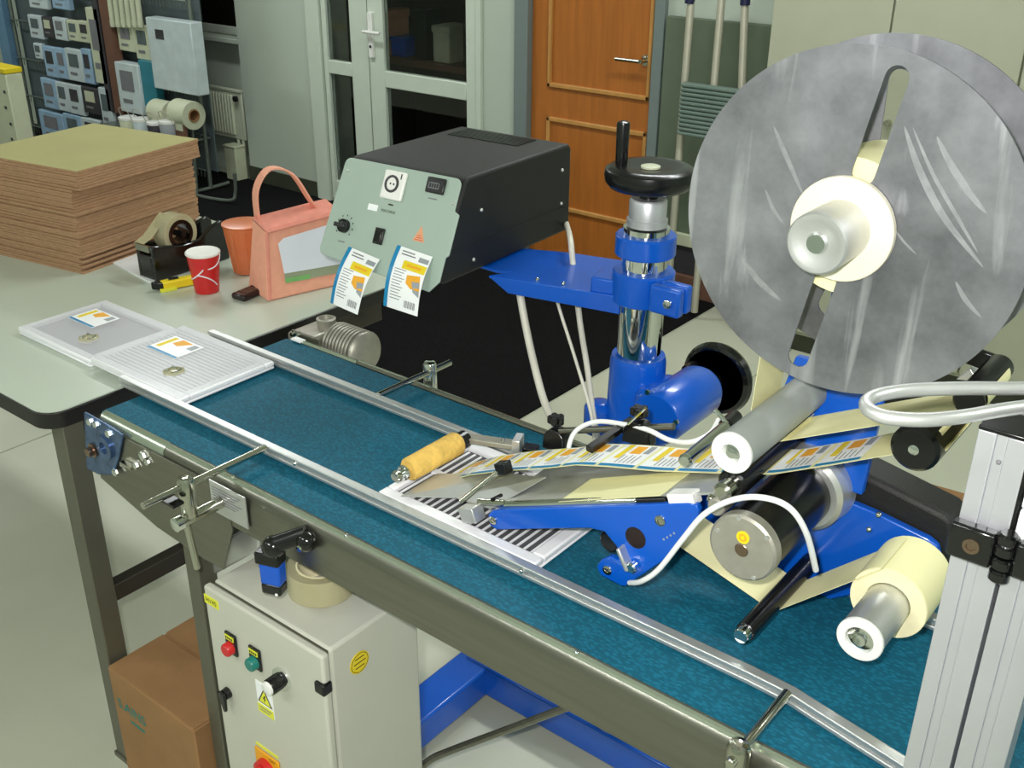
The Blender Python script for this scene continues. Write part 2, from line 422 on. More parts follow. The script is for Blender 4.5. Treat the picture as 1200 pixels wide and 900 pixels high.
# glazed white door with a narrow side leaf
d1 = bpy.data.objects.new('door_1', None); COL.objects.link(d1); d1.location = ((D1a + D1b) / 2, WY, 0); struct(d1)
def px(x, y=100): return PY(x, y, WY).x
zA = PY(500, 90, WY).z; zB = PY(500, 110, WY).z            # middle rail
zAs = PY(400, 72, WY).z; zBs = PY(400, 88, WY).z
fr = MB(); y0, y1 = WY - .02, WY + .06
fr.box(D1a, px(381), y0, y1, 0, DH); fr.box(px(560), D1b, y0, y1, 0, DH); fr.box(D1a, D1b, y0, y1, DH - .06, DH)
fr.build('door_frame', 'door_white', d1, bevel=.004)
def leaf(name, xs, z0r, z1r, yo):
    e = MB(); a, b, c_, d = xs
    e.box(a, b, yo, yo + .05, .02, DH - .07); e.box(c_, d, yo, yo + .05, .02, DH - .07)
    e.box(b, c_, yo, yo + .05, z0r, z1r); e.box(b, c_, yo, yo + .05, .02, .14); e.box(b, c_, yo, yo + .05, DH - .17, DH - .07)
    l = e.build(name, 'door_white', d1, bevel=.005)
    for (p, q) in ((.14, z0r), (z1r, DH - .17)):
        MB().box(b, c_, yo + .02, yo + .026, p, q).build('pane', 'clear_glass', l, smooth=False)
    return l
l1 = leaf('side_leaf', (px(382), px(387), px(414), px(434)), zBs, zAs, WY - .005)
l2 = leaf('door_leaf', (px(436), px(453), px(548), px(560)), zB, zA, WY - .012)
hz = PY(444, 37, WY).z; hx = px(440)
h = MB(); h.box(hx - .012, hx + .022, WY - .03, WY - .012, hz - .14, hz + .1)
h.cyl((hx + .005, WY - .03, hz), (hx + .005, WY - .06, hz), .009, n=12); h.cyl((hx - .02, WY - .06, hz), (hx + .11, WY - .06, hz), .009, n=12)
h.build('door_handle', 'white_plastic', l2, bevel=.003)
MB().cyl((hx + .006, WY - .033, hz - .08), (hx + .006, WY - .028, hz - .08), .008, n=12).build('lock_cylinder', 'ink', l2)
# dim room seen through the glass
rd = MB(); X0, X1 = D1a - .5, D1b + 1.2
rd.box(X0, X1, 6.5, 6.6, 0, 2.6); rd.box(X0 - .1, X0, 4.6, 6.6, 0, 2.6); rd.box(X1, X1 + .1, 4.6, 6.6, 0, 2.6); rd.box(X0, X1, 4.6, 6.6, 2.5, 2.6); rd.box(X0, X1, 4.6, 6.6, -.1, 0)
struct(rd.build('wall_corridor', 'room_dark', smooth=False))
sh = PY(505, 36, 5.2)
sf = thing('corridor_shelf', 'dark wooden shelf unit seen through the door glass', 'shelf', (sh.x, 5.2, 0))
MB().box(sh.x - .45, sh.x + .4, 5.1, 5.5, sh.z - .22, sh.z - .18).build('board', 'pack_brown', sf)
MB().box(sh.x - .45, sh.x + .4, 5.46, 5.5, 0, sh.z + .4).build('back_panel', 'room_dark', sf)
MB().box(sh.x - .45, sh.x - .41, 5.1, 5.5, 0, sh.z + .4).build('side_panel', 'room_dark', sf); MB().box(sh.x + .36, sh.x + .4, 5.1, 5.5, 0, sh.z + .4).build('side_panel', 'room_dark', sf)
for (dx, w_, h_, m_, lb) in ((-.25, .13, .12, 'blue_plastic', 'small blue bin on the corridor shelf'), (-.05, .1, .3, 'ink', 'black upright case on the corridor shelf'), (.13, .14, .22, 'pack_cream', 'pale carton on the corridor shelf'), (-.38, .1, .28, 'orange_pale', 'orange-brown packet on the corridor shelf')):
    b_ = MB(); b_.box(sh.x + dx - w_ / 2, sh.x + dx + w_ / 2, 5.15, 5.35, sh.z - .18, sh.z - .18 + h_)
    b_.box(sh.x + dx - w_ / 2 - .006, sh.x + dx + w_ / 2 + .006, 5.144, 5.356, sh.z - .18 + h_ * .82, sh.z - .175 + h_)
    tag(b_.build('storage_bin', m_, bevel=.008), lb, 'box')

# wooden door
d2 = bpy.data.objects.new('door_2', None); COL.objects.link(d2); d2.location = ((D2a + D2b) / 2, WY, 0); struct(d2)
fr = MB(); fa, fb = px(622, 60), px(768, 60)
fr.box(D2a, fa, WY - .03, WY + .08, 0, DH); fr.box(fb, D2b, WY - .03, WY + .08, 0, DH); fr.box(D2a, D2b, WY - .03, WY + .08, DH - .07, DH)
fr.build('door_frame', 'frame_grey', d2, bevel=.004)
MB().box(fa, fb, WY + .01, WY + .05, .015, DH - .07).build('door_leaf', 'wood_door', d2, bevel=.003)
p0x, p1x = px(642, 60), px(764, 60)
z1 = PY(700, 110, WY).z; z2 = PY(700, 146, WY).z; z3 = PY(690, 247, WY).z
for (a, b) in ((z1, DH - .2), (z3 - .03, z2)):
    e = MB()
    for (q, r_, s_, t_) in ((p0x, p1x, a, a + .022), (p0x, p1x, b - .022, b), (p0x, p0x + .02, a, b), (p1x - .02, p1x, a, b)): e.box(q, r_, WY - .004, WY + .014, s_, t_)
    e.build('panel_moulding', 'wood_trim', d2, bevel=.004)
hh = PY(757, 71, WY)
e = MB(); e.cyl((fb - .05, WY + .01, hh.z), (fb - .05, WY - .05, hh.z), .01, n=12); e.cyl((fb - .05, WY - .05, hh.z), (fb - .18, WY - .05, hh.z), .009, n=12)
e.cyl((fb - .05, WY + .012, hh.z), (fb - .05, WY + .002, hh.z), .025, n=16); e.build('door_handle', 'rod_chrome', d2)

# radiator
ra, rb = PY(286, 140, 4.33), PY(232, 140, 4.33)
rt = PY(285, 109, 4.31).z; rbz = PY(285, 166, 4.31).z
R_ = thing('radiator', 'cream ribbed panel radiator under the window', 'radiator', (ra.x - .3, 4.34, rbz))
MB().box(ra.x - .75, ra.x, 4.325, 4.345, rbz, rt).build('panel', 'radiator_white', R_, bevel=.008)
for k in range(22):
    x = ra.x - .10 - k * .03
    MB().box(x - .008, x + .008, 4.312, 4.327, rbz + .03, rt - .03).build('rib', 'radiator_white', R_, bevel=.005)
MB().box(ra.x - .75, ra.x + .002, 4.318, 4.355, rt - .01, rt + .006).build('top_grille', 'radiator_white', R_, bevel=.003)
MB().cyl((ra.x - .03, 4.31, rt - .045), (ra.x - .03, 4.29, rt - .045), .018, n=14).build('valve', 'ink', R_)
MB().cyl((ra.x - .03, 4.33, rbz), (ra.x - .03, 4.33, .01), .011, n=10).build('pipe', 'radiator_white', R_)
MB().cyl((ra.x - .08, 4.33, rbz), (ra.x - .08, 4.33, .01), .011, n=10).build('pipe', 'radiator_white', R_)
pb = MB(); pb.box(ra.x - .07, ra.x + .04, 4.20, 4.285, .008, PY(290, 178, 4.2).z); pb.box(ra.x - .075, ra.x + .045, 4.195, 4.285, PY(290, 178, 4.2).z, PY(290, 178, 4.2).z + .012)
tag(pb.build('pipe_cover', 'pack_cream', bevel=.004), 'small greenish pipe casing on the floor beside the radiator', 'casing')

# display rack
RY = 3.95
xr = PY(233, 100, RY).x; xm = PY(131, 60, RY).x; xl = PY(22, 60, RY).x
rk = thing('wire_display_rack', 'metal wire display rack full of hanging packets by the radiator', 'rack', ((xr + xl) / 2, RY, 0))
for x in (xr, xm + .02, xm - .03, xl):
    MB().cyl((x, RY, 0.03), (x, RY, 2.0), .013, n=10).build('upright', 'rack_metal', rk)
    MB().tube(smooth_path([(x, RY - .28, .03), (x, RY - .1, .025), (x, RY + .02, .025), (x, RY + .14, .03)], 3), .012, 8).build('foot', 'rack_metal', rk)
MB().tube(smooth_path([(xr + .02, RY - .1, .42), (xr + .02, RY - .12, .05), (xr + .06, RY - .15, .02), (xr + .34, RY - .12, .03), (xr + .38, RY - .1, .08), (xr + .39, RY - .1, .2)], 6), .011, 8).build('base_loop', 'rack_metal', rk)
for zz in (1.14, 0.88, 0.62, 0.36, 0.14):
    MB().tube([(xl, RY - .02, zz), (xr, RY - .02, zz)], .006, 6).build('shelf_wire', 'rack_metal', rk)
    g = MB()
    for k in range(60):
        x = xl + (xr - xl) * (k + .5) / 60; g.bar((x, RY - .02, zz), (x, RY - .02, zz - .045), .004, .004, up=(0, 1, 0))
    g.build('wire_comb', 'rack_metal', rk)['kind'] = 'stuff'
MB().box(xl - .02, xr + .02, RY + .05, RY + .06, .12, 2.0).build('back_panel', 'pack_back', rk)
MB().box(xl - .16, xl - .03, RY - .05, RY + .02, .0, 2.0).build('side_panel', 'rack_blue', rk, bevel=.004)
for (qa, qb, m_) in ((119, 125, 'pack_dark'), (127, 137, 'pack_brown')):
    MB().box(PY(qa, 60, RY - .07).x, PY(qb, 60, RY - .07).x, RY - .09, RY - .03, .4, 2.0).build('divider', m_, rk, bevel=.004)
packs = [(33, -14, 54, 10, 0, 'pack_white', 'rolled top packet'), (60, -14, 80, 11, 0, 'pack_blue', ''), (34, 18, 49, 45, 0, 'pack_white', ''),
  (50, 20, 62, 44, 0, 'pack_dark', ''), (63, 21, 77, 47, 0, 'pack_white', ''), (79, 24, 92, 48, 0, 'pack_cream', ''), (92, 25, 105, 50, 0, 'pack_cream', ''),
  (106, 10, 120, 97, .03, 'pack_cream', ''), (40, 51, 49, 69, 0, 'pack_white', ''), (52, 55, 66, 90, 0, 'pack_blue', ''), (66, 57, 78, 92, 0, 'pack_blue', ''),
  (78, 58, 97, 95, 0, 'pack_white', ''), (97, 58, 108, 98, 0, 'pack_blue', ''), (50, 93, 67, 127, 0, 'pack_blue', ''), (67, 97, 80, 130, 0, 'pack_white', ''),
  (80, 100, 96, 134, 0, 'pack_white', ''), (97, 103, 116, 133, 0, 'pack_dark', ''), (118, 104, 130, 150, .03, 'pack_white', ''), (132, 108, 142, 148, 0, 'pack_dark', ''),
  (48, 132, 75, 165, 0, 'pack_blue', ''), (76, 135, 96, 165, 0, 'pack_blue', ''), (97, 140, 118, 168, 0, 'pack_white', ''),
  (138, 28, 157, 60, 0, 'pack_cream', ''), (158, 30, 176, 70, 0, 'pack_cream', ''), (176, 24, 227, 107, .05, 'pack_white', ''), (138, 75, 164, 132, .04, 'pack_white', ''),
  (165, 72, 182, 125, .02, 'pack_teal', '')]
ROWS = ['top'] * 2 + ['second'] * 5 + ['tall'] + ['third'] * 5 + ['fourth'] * 6 + ['lowest'] * 3
names = {'pack_white': 'white', 'pack_blue': 'pale blue', 'pack_dark': 'dark', 'pack_cream': 'cream', 'pack_teal': 'teal'}
for i, (a, b, c_, d, dep, m_, _) in enumerate(packs):
    yy = RY - .06 - dep
    x0 = PY(a, (b + d) / 2, yy).x; x1 = PY(c_, (b + d) / 2, yy).x; zt_ = PY((a + c_) / 2, b, yy).z; zb_ = PY((a + c_) / 2, d, yy).z
    big = (c_ - a) > 40
    col_ = names[m_]
    tall = (zt_ - zb_) > 2.0 * (x1 - x0)
    RN = ['top', 'top', 'second', 'second', 'second', 'second', 'second', 'tall', 'third', 'third', 'third', 'third', 'third', 'fourth', 'fourth', 'fourth', 'fourth', 'fourth', 'fourth', 'lowest', 'lowest', 'lowest', 'r1', 'r2', 'big', 'r3', 'r4'][i]
    ORD = ['first', 'second', 'third', 'fourth', 'fifth', 'sixth']
    if RN == 'big': lab = 'large pale flat carton hanging on the wire rack beside the radiator'
    elif RN == 'tall': lab = 'long narrow cream packet beside the dark rack divider'
    elif RN == 'r1': lab = 'cream packet next to the brown divider under the cream tubes'
    elif RN == 'r2': lab = 'cream packet touching the edge of the large pale carton'
    elif RN == 'r3': lab = 'tall white carton between the brown divider and teal packet'
    elif RN == 'r4': lab = 'teal packet under the edge of the large pale carton'
    else:
        row_i = [k_ for k_, r__ in enumerate(ROWS) if r__ == RN].index(i)
        lab = ORD[row_i] + ' packet, ' + col_ + ', from the blue rack side on the ' + RN + ' hanging row'
    t = thing('retail_packet', lab, 'packet', ((x0 + x1) / 2, yy + .02, zb_), 'packets on the wire display rack')
    MB().box(x0, x1, yy, yy + .035 + dep, zb_, zt_).build('pack', m_, t, bevel=.006)
    w_, h_ = x1 - x0, zt_ - zb_
    if m_ != 'pack_teal':
        e = MB(); e.box(x0 + w_ * .2, x1 - w_ * (.62 if big else .25), yy - .003, yy, zb_ + h_ * (.72 if big else .45), zb_ + h_ * .85)
        e.build('printed_patch', ('pack_dark', 'ink_grey', 'pack_back')[i % 3] if m_ != 'pack_dark' else 'pack_cream', t)
        if not big: MB().box(x0 + w_ * .2, x1 - w_ * .4, yy - .003, yy, zb_ + h_ * .2, zb_ + h_ * .28).build('printed_line', 'ink_grey', t)
    if not big: MB().box((x0 + x1) / 2 - .015, (x0 + x1) / 2 + .015, yy + .01, RY - .02, zt_ - .012, zt_ - .004).build('hanging_hook', 'rack_metal', t)
# upper tubes, rolls and tubs on the right half of the rack
for k in range(6):
    a = PY(130 + k * 6.5, 12, RY - .08)
    e = MB().rcyl((a.x, a.y, a.z - .1), (a.x + .01, a.y, a.z + .28), .017, n=10)
    e.ring((a.x, a.y, a.z - .09), (a.x, a.y, a.z - .06), .0185, .016, 12)
    tag(e.build('paper_tube', 'pack_cream'), 'thin cream tube standing in the top of the wire rack', 'tube', 'cream tubes in the rack')
for (qx, qy, r_, lb) in ((193, 132, .075, 'white roll lying on the rack beside a brown picture packet'), (219, 134, .085, 'larger white roll lying at the rack end by the radiator')):
    c = PY(qx, qy, RY - .12)
    t = thing('foil_roll', lb, 'roll', (c.x, c.y, c.z - r_))
    MB().ring((c.x - .09, c.y, c.z), (c.x + .07, c.y, c.z), r_, r_ * .45, 24).build('roll', 'pack_cream', t, bevel=.003)
    MB().ring((c.x - .095, c.y, c.z), (c.x + .075, c.y, c.z), r_ * .45, r_ * .38, 20).build('core', 'cardboard', t)
c = PY(211, 143, RY - .18)
t = thing('picture_packet', 'brown picture packet between the two white rolls on the rack', 'packet', (c.x, c.y, c.z - .1))
MB().box(c.x - .05, c.x + .05, c.y - .01, c.y + .01, c.z - .11, c.z + .08).build('card', 'pack_brown', t, bevel=.002)
MB().box(c.x - .035, c.x + .035, c.y - .013, c.y - .01, c.z - .05, c.z + .05).build('picture', 'pack_cream', t)
MB().box(PY(140, 100, RY).x, xr, RY - .3, RY + .04, PY(190, 160, RY - .15).z - .012, PY(190, 160, RY - .15).z).build('shelf', 'rack_metal', rk)
for (qx, qy, m_, lb) in ((151, 148, 'pack_cream', 'clear-sided pale tub on the rack shelf behind the cardboard stack'), (167, 150, 'pack_white', 'pale tub with a handle on the rack shelf behind the cardboard stack'), (184, 154, 'pack_dark', 'dark round tub on the rack shelf behind the cardboard stack'), (198, 153, 'label_grey', 'small grey ball-shaped jar on the rack shelf')):
    c = PY(qx, qy, RY - .2)
    t = thing('tub', lb, 'tub', (c.x, c.y, c.z - .08))
    MB().revolve((c.x, c.y, c.z - .1), (0, 0, 1), [(0, .04), (.01, .045), (.14, .055), (.15, .05)], 20).build('body', m_, t)
    MB().revolve((c.x, c.y, c.z + .045), (0, 0, 1), [(0, .057), (.015, .057), (.018, .05)], 20).build('lid', 'white_plastic', t)
    MB().tube(smooth_path([(c.x - .055, c.y, c.z + .04), (c.x - .04, c.y - .03, c.z + .11), (c.x + .04, c.y - .03, c.z + .11), (c.x + .055, c.y, c.z + .04)], 4), .003, 6).build('handle', 'tube_beige', t)

# pale box with a yellow top at the far left
c = PY(5, 83, 3.0)
t = thing('floor_display_box', 'tall pale box with a yellow top edge left of the rack', 'box', (c.x - .2, 3.2, 0))
MB().box(c.x - .5, c.x, 3.0, 3.1, 0, c.z - .02).build('body', 'pack_cream', t, bevel=.006)
MB().box(c.x - .505, c.x + .004, 2.996, 3.104, c.z - .02, c.z + .012).build('lid', 'yellow', t, bevel=.006)
for k in range(5):
    MB().cyl((c.x - .04 - .02 * (k % 2), 2.999, c.z - .12 - .09 * k), (c.x - .04 - .02 * (k % 2), 2.994, c.z - .12 - .09 * k), .009, n=10).build('hole_mark', 'pack_dark', t)

# right-hand background: green board, folded ladder trolley, cupboard
gx0, gx1 = PY(778, 60, 4.24).x, PY(897, 60, 4.24).x; gz = PY(840, 24, 4.24).z
gb = thing('green_board', 'dull green board standing against the wall beside the wooden door', 'board', ((gx0 + gx1) / 2, 4.25, 0))
zlow = PY(820, 292, 4.24).z
MB().box(gx0, gx1 + .02, 4.24, 4.275, zlow + .06, gz).build('board', 'green_board', gb, bevel=.004)
MB().box(gx0, gx1 + .02, 4.225, 4.275, zlow, zlow + .06).build('rail', 'pack_cream', gb, bevel=.004)
MB().box(gx0, gx1 + .02, 4.24, 4.275, .11, zlow).build('lower_panel', 'pack_dark', gb, bevel=.003)
MB().box(gx0, gx1 + .02, 4.22, 4.275, .0085, .11).build('plinth', 'pack_brown', gb, bevel=.003)
ld = thing('folded_trolley', 'folded platform trolley with ribbed green deck and beige tubes', 'trolley', ((gx0 + gx1) / 2, 4.12, 0))
for (ta, tb, m_) in (((812, -25), (795, 190), 'tube_beige'), ((846, -5), (829, 190), 'tube_beige'), ((874, -25), (866, 190), 'tube_beige')):
    a = PY(ta[0], ta[1], 4.14); b = PY(tb[0], tb[1], 4.08)
    d = (b - a).normalized(); b2 = a + d * ((a.z - .03) / -d.z)
    MB().cyl(a, b2, .016, n=12).build('tube', m_, ld)
for (ta, tb) in (((812, -25), (808, 4)), ((875, -25), (873, 6))):
    MB().cyl(PY(ta[0], ta[1], 4.13), PY(tb[0], tb[1], 4.13), .021, n=14).build('grip', 'navy', ld)
r0, r1 = PY(800, 96, 4.05), PY(878, 102, 4.05); rz1 = PY(800, 158, 4.05).z
dk = MB().box(r0.x, r1.x + .06, 4.045, 4.07, rz1, r0.z).build('deck', 'ribbed_green', ld, bevel=.004)
nr = 12
for k in range(nr):
    z = rz1 + (r0.z - rz1) * (k + .5) / nr
    MB().box(r0.x, r1.x + .06, 4.032, 4.046, z - .007, z + .007).build('rib', 'ribbed_green', dk, bevel=.004)
cp = thing('storage_cupboard', 'tall pale grey-green storage cupboard behind the metal disc', 'cupboard', (PY(1050, 0, 3.95).x, 4.1, 0))
c0 = PY(903, 40, 3.95).x; c1 = PY(1050, 0, 3.95).x; c2 = c1 + (c1 - c0)
MB().box(c0, c2 + (c1 - c0) * 2, 3.96, 4.27, .08, 2.1).build('body', 'cupboard', cp, bevel=.003)
for k in range(4):
    a = c0 + (c1 - c0) * k
    dr = MB().box(a + .004, a + (c1 - c0) - .004, 3.94, 3.96, .1, 2.08).build('door', 'cupboard', cp, bevel=.003)
    MB().cyl((a + (c1 - c0) * (.9 if k % 2 == 0 else .1), 3.94, 1.0), (a + (c1 - c0) * (.9 if k % 2 == 0 else .1), 3.915, 1.0), .012, n=12).build('knob', 'rod_chrome', dr)
MB().box(c0, c2 + (c1 - c0) * 2, 3.98, 4.27, 0, .08).build('plinth', 'skirting', cp)

# ================================================================ packing table
TZ = 0.893; TX1 = -1.757; TX0 = -4.1; TY0, TY1 = .828, 1.80
tb = thing('packing_table', 'mint-white packing table with black edge and steel legs', 'table', ((TX0 + TX1) / 2, (TY0 + TY1) / 2, 0))
MB().prism(rounded_rect(TX0, TX1, TY0, TY1, .045, TZ - .005), (0, 0, .005)).build('table_top', 'table_top', tb, angle=30)
MB().prism(rounded_rect(TX0 - .003, TX1 + .003, TY0 - .003, TY1 + .003, .047, TZ - .036), (0, 0, .0335)).build('edge_band', 'table_edge', tb, bevel=.002, angle=30)
for (x, y) in ((TX1 - .052, TY0 + .03), (TX1 - .36, TY1 - .08), (TX0 + .05, TY0 + .03), (TX0 + .05, TY1 - .08)):
    l = MB().box(x, x + .045, y, y + .045, .012, TZ - .036).build('leg', 'leg_grey', tb, bevel=.003)
    MB().box(x - .004, x + .049, y - .004, y + .049, 0, .012).build('foot_pad', 'leg_grey', l)
for x in (TX1 - .045, TX0 + .055, -2.9):
    MB().box(x, x + .03, TY0 + .075, TY1 - .08, TZ - .09, TZ - .036).build('apron', 'leg_dark', tb, bevel=.002)
for y in (TY0 + .07, TY1 - .1):
    MB().box(TX0 + .09, TX1 - .055, y, y + .03, TZ - .085, TZ - .036).build('apron', 'leg_dark', tb, bevel=.002)
MB().box(TX1 - .042, TX1 - .012, TY0 + .075, TY1 - .08, .42, .46).build('stretcher', 'leg_dark', tb, bevel=.002)
MB().box(TX0 + .055, TX0 + .085, TY0 + .075, TY1 - .08, .42, .46).build('stretcher', 'leg_dark', tb, bevel=.002)

# stack of cardboard sheets
sc = V(-2.40, 1.305, TZ); yaw = math.radians(10); ex = V(-math.cos(yaw), -math.sin(yaw) , 0); ey = V(-math.sin(yaw), math.cos(yaw), 0)
SW, SD, NS = .40, .41, 38; SH = .265 / NS
for k in range(NS):
    j = .0022; o = sc + V(random.uniform(-j, j), random.uniform(-j, j), 0)
    if k < 6: o += V(-.012, -.004, 0) * (1 if k % 2 else .2)
    if k in (14, 15, 22): o += V(.01, -.008, 0)
    if k > NS - 8: o += V(.022, .01, 0)
    z = TZ + k * SH
    a = yaw + random.uniform(-.006, .006)
    e1 = V(-math.cos(a), -math.sin(a), 0); e2 = V(-math.sin(a), math.cos(a), 0)
    poly = [o + e2 * 0, o + e1 * SW, o + e1 * SW + e2 * SD, o + e2 * SD]
    poly = [V(p.x, p.y, z) for p in poly]
    m = MB().prism(poly, (0, 0, SH - .0007))
    top = (k == NS - 1)
    b = m.build('cardboard_sheet', ['cardboard_edge', 'cardboard_top'], smooth=False)
    for p in b.data.polygons:
        if p.normal.z > .9 and top: p.material_index = 1
    tag(b, 'topmost olive-faced cardboard sheet of the tall stack on the table' if top else 'brown cardboard sheet inside the tall stack on the table', 'cardboard',
        None if top else 'stacked cardboard sheets')

# tape dispenser
a = PZ(184, 331, TZ); b = PZ(270, 303, TZ); d = (b - a).normalized(); n = V(-d.y, d.x, 0); up = V(0, 0, 1)
L_ = (b - a).length; td = thing('tape_dispenser', 'black desktop tape dispenser holding a clear tape roll', 'tape dispenser', (a + b) / 2)
def dq(u, v, h): return a + d * u + n * v + up * h
hw = .07
side = [(0, 0), (L_, 0), (L_, .095), (L_ * .93, .108), (L_ * .80, .10), (L_ * .62, .075), (L_ * .40, .072), (L_ * .15, .085), (0, .092)]
base = MB().prism([dq(u, .0, h) for u, h in side], n * .012)
base.prism([dq(u, hw - .012, h) for u, h in side], n * .012)
base.prism([dq(u, .012, h) for u, h in ((0, 0), (L_, 0), (L_, .05), (L_ * .8, .045), (L_ * .55, .02), (L_ * .35, .025), (L_ * .1, .06), (0, .065))], n * (hw - .024))
base.build('body', 'black_gloss', td, bevel=.004)
rc = dq(L_ * .42, hw / 2, .098)
MB().ring(rc - n * .022, rc + n * .022, .05, .036, 36).build('tape_roll', 'tape_clear', td, bevel=.001)
MB().ring(rc - n * .024, rc + n * .024, .036, .026, 30).build('hub_wheel', 'black_gloss', td)
MB().cyl(rc - n * .034, rc + n * .034, .008, n=12).build('axle', 'black_plastic', td)
MB().obox(dq(-.002, hw / 2, .083), d * .003, n * .026, up * .008).build('cutter', 'rod_chrome', td)
MB().sheet([rc + up * .049 - d * .012, dq(L_ * .12, hw / 2, .1), dq(0, hw / 2, .09)], n * .036).build('tape_tail', 'tape_clear', td)
# paper beneath
pp = MB(); q = [PZ(130, 308, TZ), PZ(176, 332, TZ), PZ(215, 312, TZ), PZ(168, 291, TZ)]
pp.prism(q, (0, 0, .004)); tag(pp.build('paper_sheets', 'label_white', smooth=False), 'thin white paper pile between the cardboard stack and tape dispenser', 'paper')
# yellow cutter
a = PZ(177, 337, TZ + .012); b = PZ(236, 326, TZ + .012); d = (b - a).normalized(); n = V(-d.y, d.x, 0); L_ = (b - a).length
ct = thing('utility_knife', 'yellow utility knife with black tip lying beside the red cup', 'knife', (a + b) / 2 - V(0, 0, .012))
MB().obox(a + d * (L_ * .60), d * L_ * .40, n * .012, V(0, 0, .011)).build('handle', 'yellow', ct, bevel=.004)
MB().prism([a + d * .0 + V(0, 0, -.006), a + d * L_ * .2 + n * .013 + V(0, 0, -.01), a + d * L_ * .22 - n * .013 + V(0, 0, -.01)], (0, 0, .02)).build('tip', 'black_plastic', ct, bevel=.003)
MB().obox(a + d * L_ * .45 + V(0, 0, .012), d * .012, n * .004, V(0, 0, .003)).build('slider', 'black_plastic', ct, bevel=.001)
MB().obox(a + d * L_ * .3 - n * .014 + V(0, 0, -.008), d * .02, n * .004, V(0, 0, .004)).build('clip', 'yellow_light', ct, bevel=.001)
# red paper cup
c = PZ(243, 341, TZ); c.z = TZ; rt_ = .039
cu = thing('paper_cup', 'red and white paper cup on the packing table', 'cup', c)
MB().revolve(c, (0, 0, 1), [(0, .026), (.001, .0285), (.098, rt_), (.1, rt_ - .0015), (.012, .027), (.011, .001)], 36).build('wall', 'red', cu)
MB().revolve(c, (0, 0, 1), [(.094, rt_ + .0002), (.096, rt_ + .0022), (.1, rt_ + .0022), (.102, rt_), (.1, rt_ - .0017)], 36).build('rim', 'white_plastic', cu)
MB().revolve(c, (0, 0, 1), [(.099, rt_ - .0022), (.013, .0262), (.0125, .0005)], 36).build('inner_lining', 'white_plastic', cu)
for (a0, h0, s_) in ((-2.2, .03, 1), (-1.2, .045, -1), (-.4, .06, 1)):
    pts = []
    for k in range(9):
        t_ = k / 8; th = a0 + t_ * 1.5; h_ = h0 + s_ * .03 * t_ * t_ + .006; r_ = .0285 + (rt_ - .0285) * (h_ / .098) + .0004
        pts.append(c + V(r_ * math.cos(th), r_ * math.sin(th), h_))
    MB().tube(pts, .0016, 6).build('printed_swirl', 'pvc_white', cu)
# orange cup
c = PZ(291, 318, TZ); c.z = TZ
oc = thing('orange_tumbler', 'tall orange plastic tumbler behind the pink bag', 'tumbler', c)
MB().revolve(c, (0, 0, 1), [(0, .03), (.003, .036), (.125, .052), (.127, .05), (.008, .034), (.006, .001)], 32).build('body', 'orange_cup', oc)
MB().revolve(c, (0, 0, 1), [(.122, .0525), (.124, .054), (.128, .054), (.129, .05)], 32).build('rim', 'orange_cup', oc)
for k in range(10):
    th = k * PI / 5; MB().tube([c + V(.0365 * math.cos(th), .0365 * math.sin(th), .006), c + V(.0505 * math.cos(th), .0505 * math.sin(th), .115)], .0015, 6).build('flute', 'orange_cup', oc)
# mobile phone
a = PZ(278, 349, TZ + .008); b = PZ(322, 331, TZ + .008); d = (b - a).normalized(); n = V(-d.y, d.x, 0); L_ = (b - a).length; cc = (a + b) / 2
ph = thing('mobile_phone', 'dark candybar mobile phone beside the pink bag', 'phone', cc - V(0, 0, .008))
MB().obox(cc, d * L_ / 2, n * .022, V(0, 0, .008)).build('body', 'phone_dark', ph, bevel=.006, seg=3)
MB().obox(cc + d * .02 + V(0, 0, .0082), d * .022, n * .017, V(0, 0, .0006)).build('screen', 'black_gloss', ph)
for i in range(4):
    for j in range(3):
        MB().obox(cc - d * (.012 + i * .009) + n * (j - 1) * .011 + V(0, 0, .0085), d * .003, n * .004, V(0, 0, .001)).build('key', 'pack_brown', ph, smooth=False)

# pink bag with clear pocket
A = PZ(314, 354, TZ); B = PZ(400, 334, TZ); d = (B - A).normalized(); n = V(-d.y, d.x, 0); L_ = (B - A).length + .03; H_ = .19; DP = .11; up = V(0, 0, 1)
bg = thing('pink_lunch_bag', 'pink fabric bag with clear front pocket and arched handle', 'bag', A + d * L_ / 2)
def bq(u, v, h): return A + d * u + n * v + up * h
bm_ = MB()
front = [(0, 0, 0), (L_, 0, 0), (L_ - .01, .02, H_ * .92), (.02, .02, H_ * .85)]
back = [(0, DP, 0), (L_, DP, 0), (L_ - .01, DP - .02, H_), (.02, DP - .02, H_ * .93)]
fv = [bq(*p) for p in front + back]
bm_.add(fv, [(0, 1, 2, 3), (5, 4, 7, 6), (1, 5, 6, 2), (4, 0, 3, 7), (4, 5, 1, 0)])
bm_.build('body', 'pink_fabric', bg, bevel=.006, seg=3)
lid = [(.02, .02, H_ * .85), (L_ - .01, .02, H_ * .92), (L_ - .01, DP - .02, H_), (.02, DP - .02, H_ * .93)]
e = MB().prism([bq(*p) for p in lid], (0, 0, .006)); e.build('zip_lid', 'pink_dark', bg, bevel=.005)
def fq(u, t_, off=.003):
    lo = bq(u, 0, 0); hi = bq(u, .02, H_ * (.85 + .07 * u / L_)); return lo.lerp(hi, t_) - n * off
e = MB().add([fq(.05, .36), fq(L_ - .012, .30), fq(L_ - .012, .90), fq(.06, .86), fq(.045, .8)], [(0, 1, 2, 3, 4)]); e.build('clear_pocket', 'pvc_white', bg, smooth=False)
MB().add([fq(.05, .22, .002), fq(L_ - .012, .18, .002), fq(L_ - .012, .31, .002), fq(.05, .37, .002)], [(0, 1, 2, 3)]).build('olive_band', 'olive', bg, smooth=False)
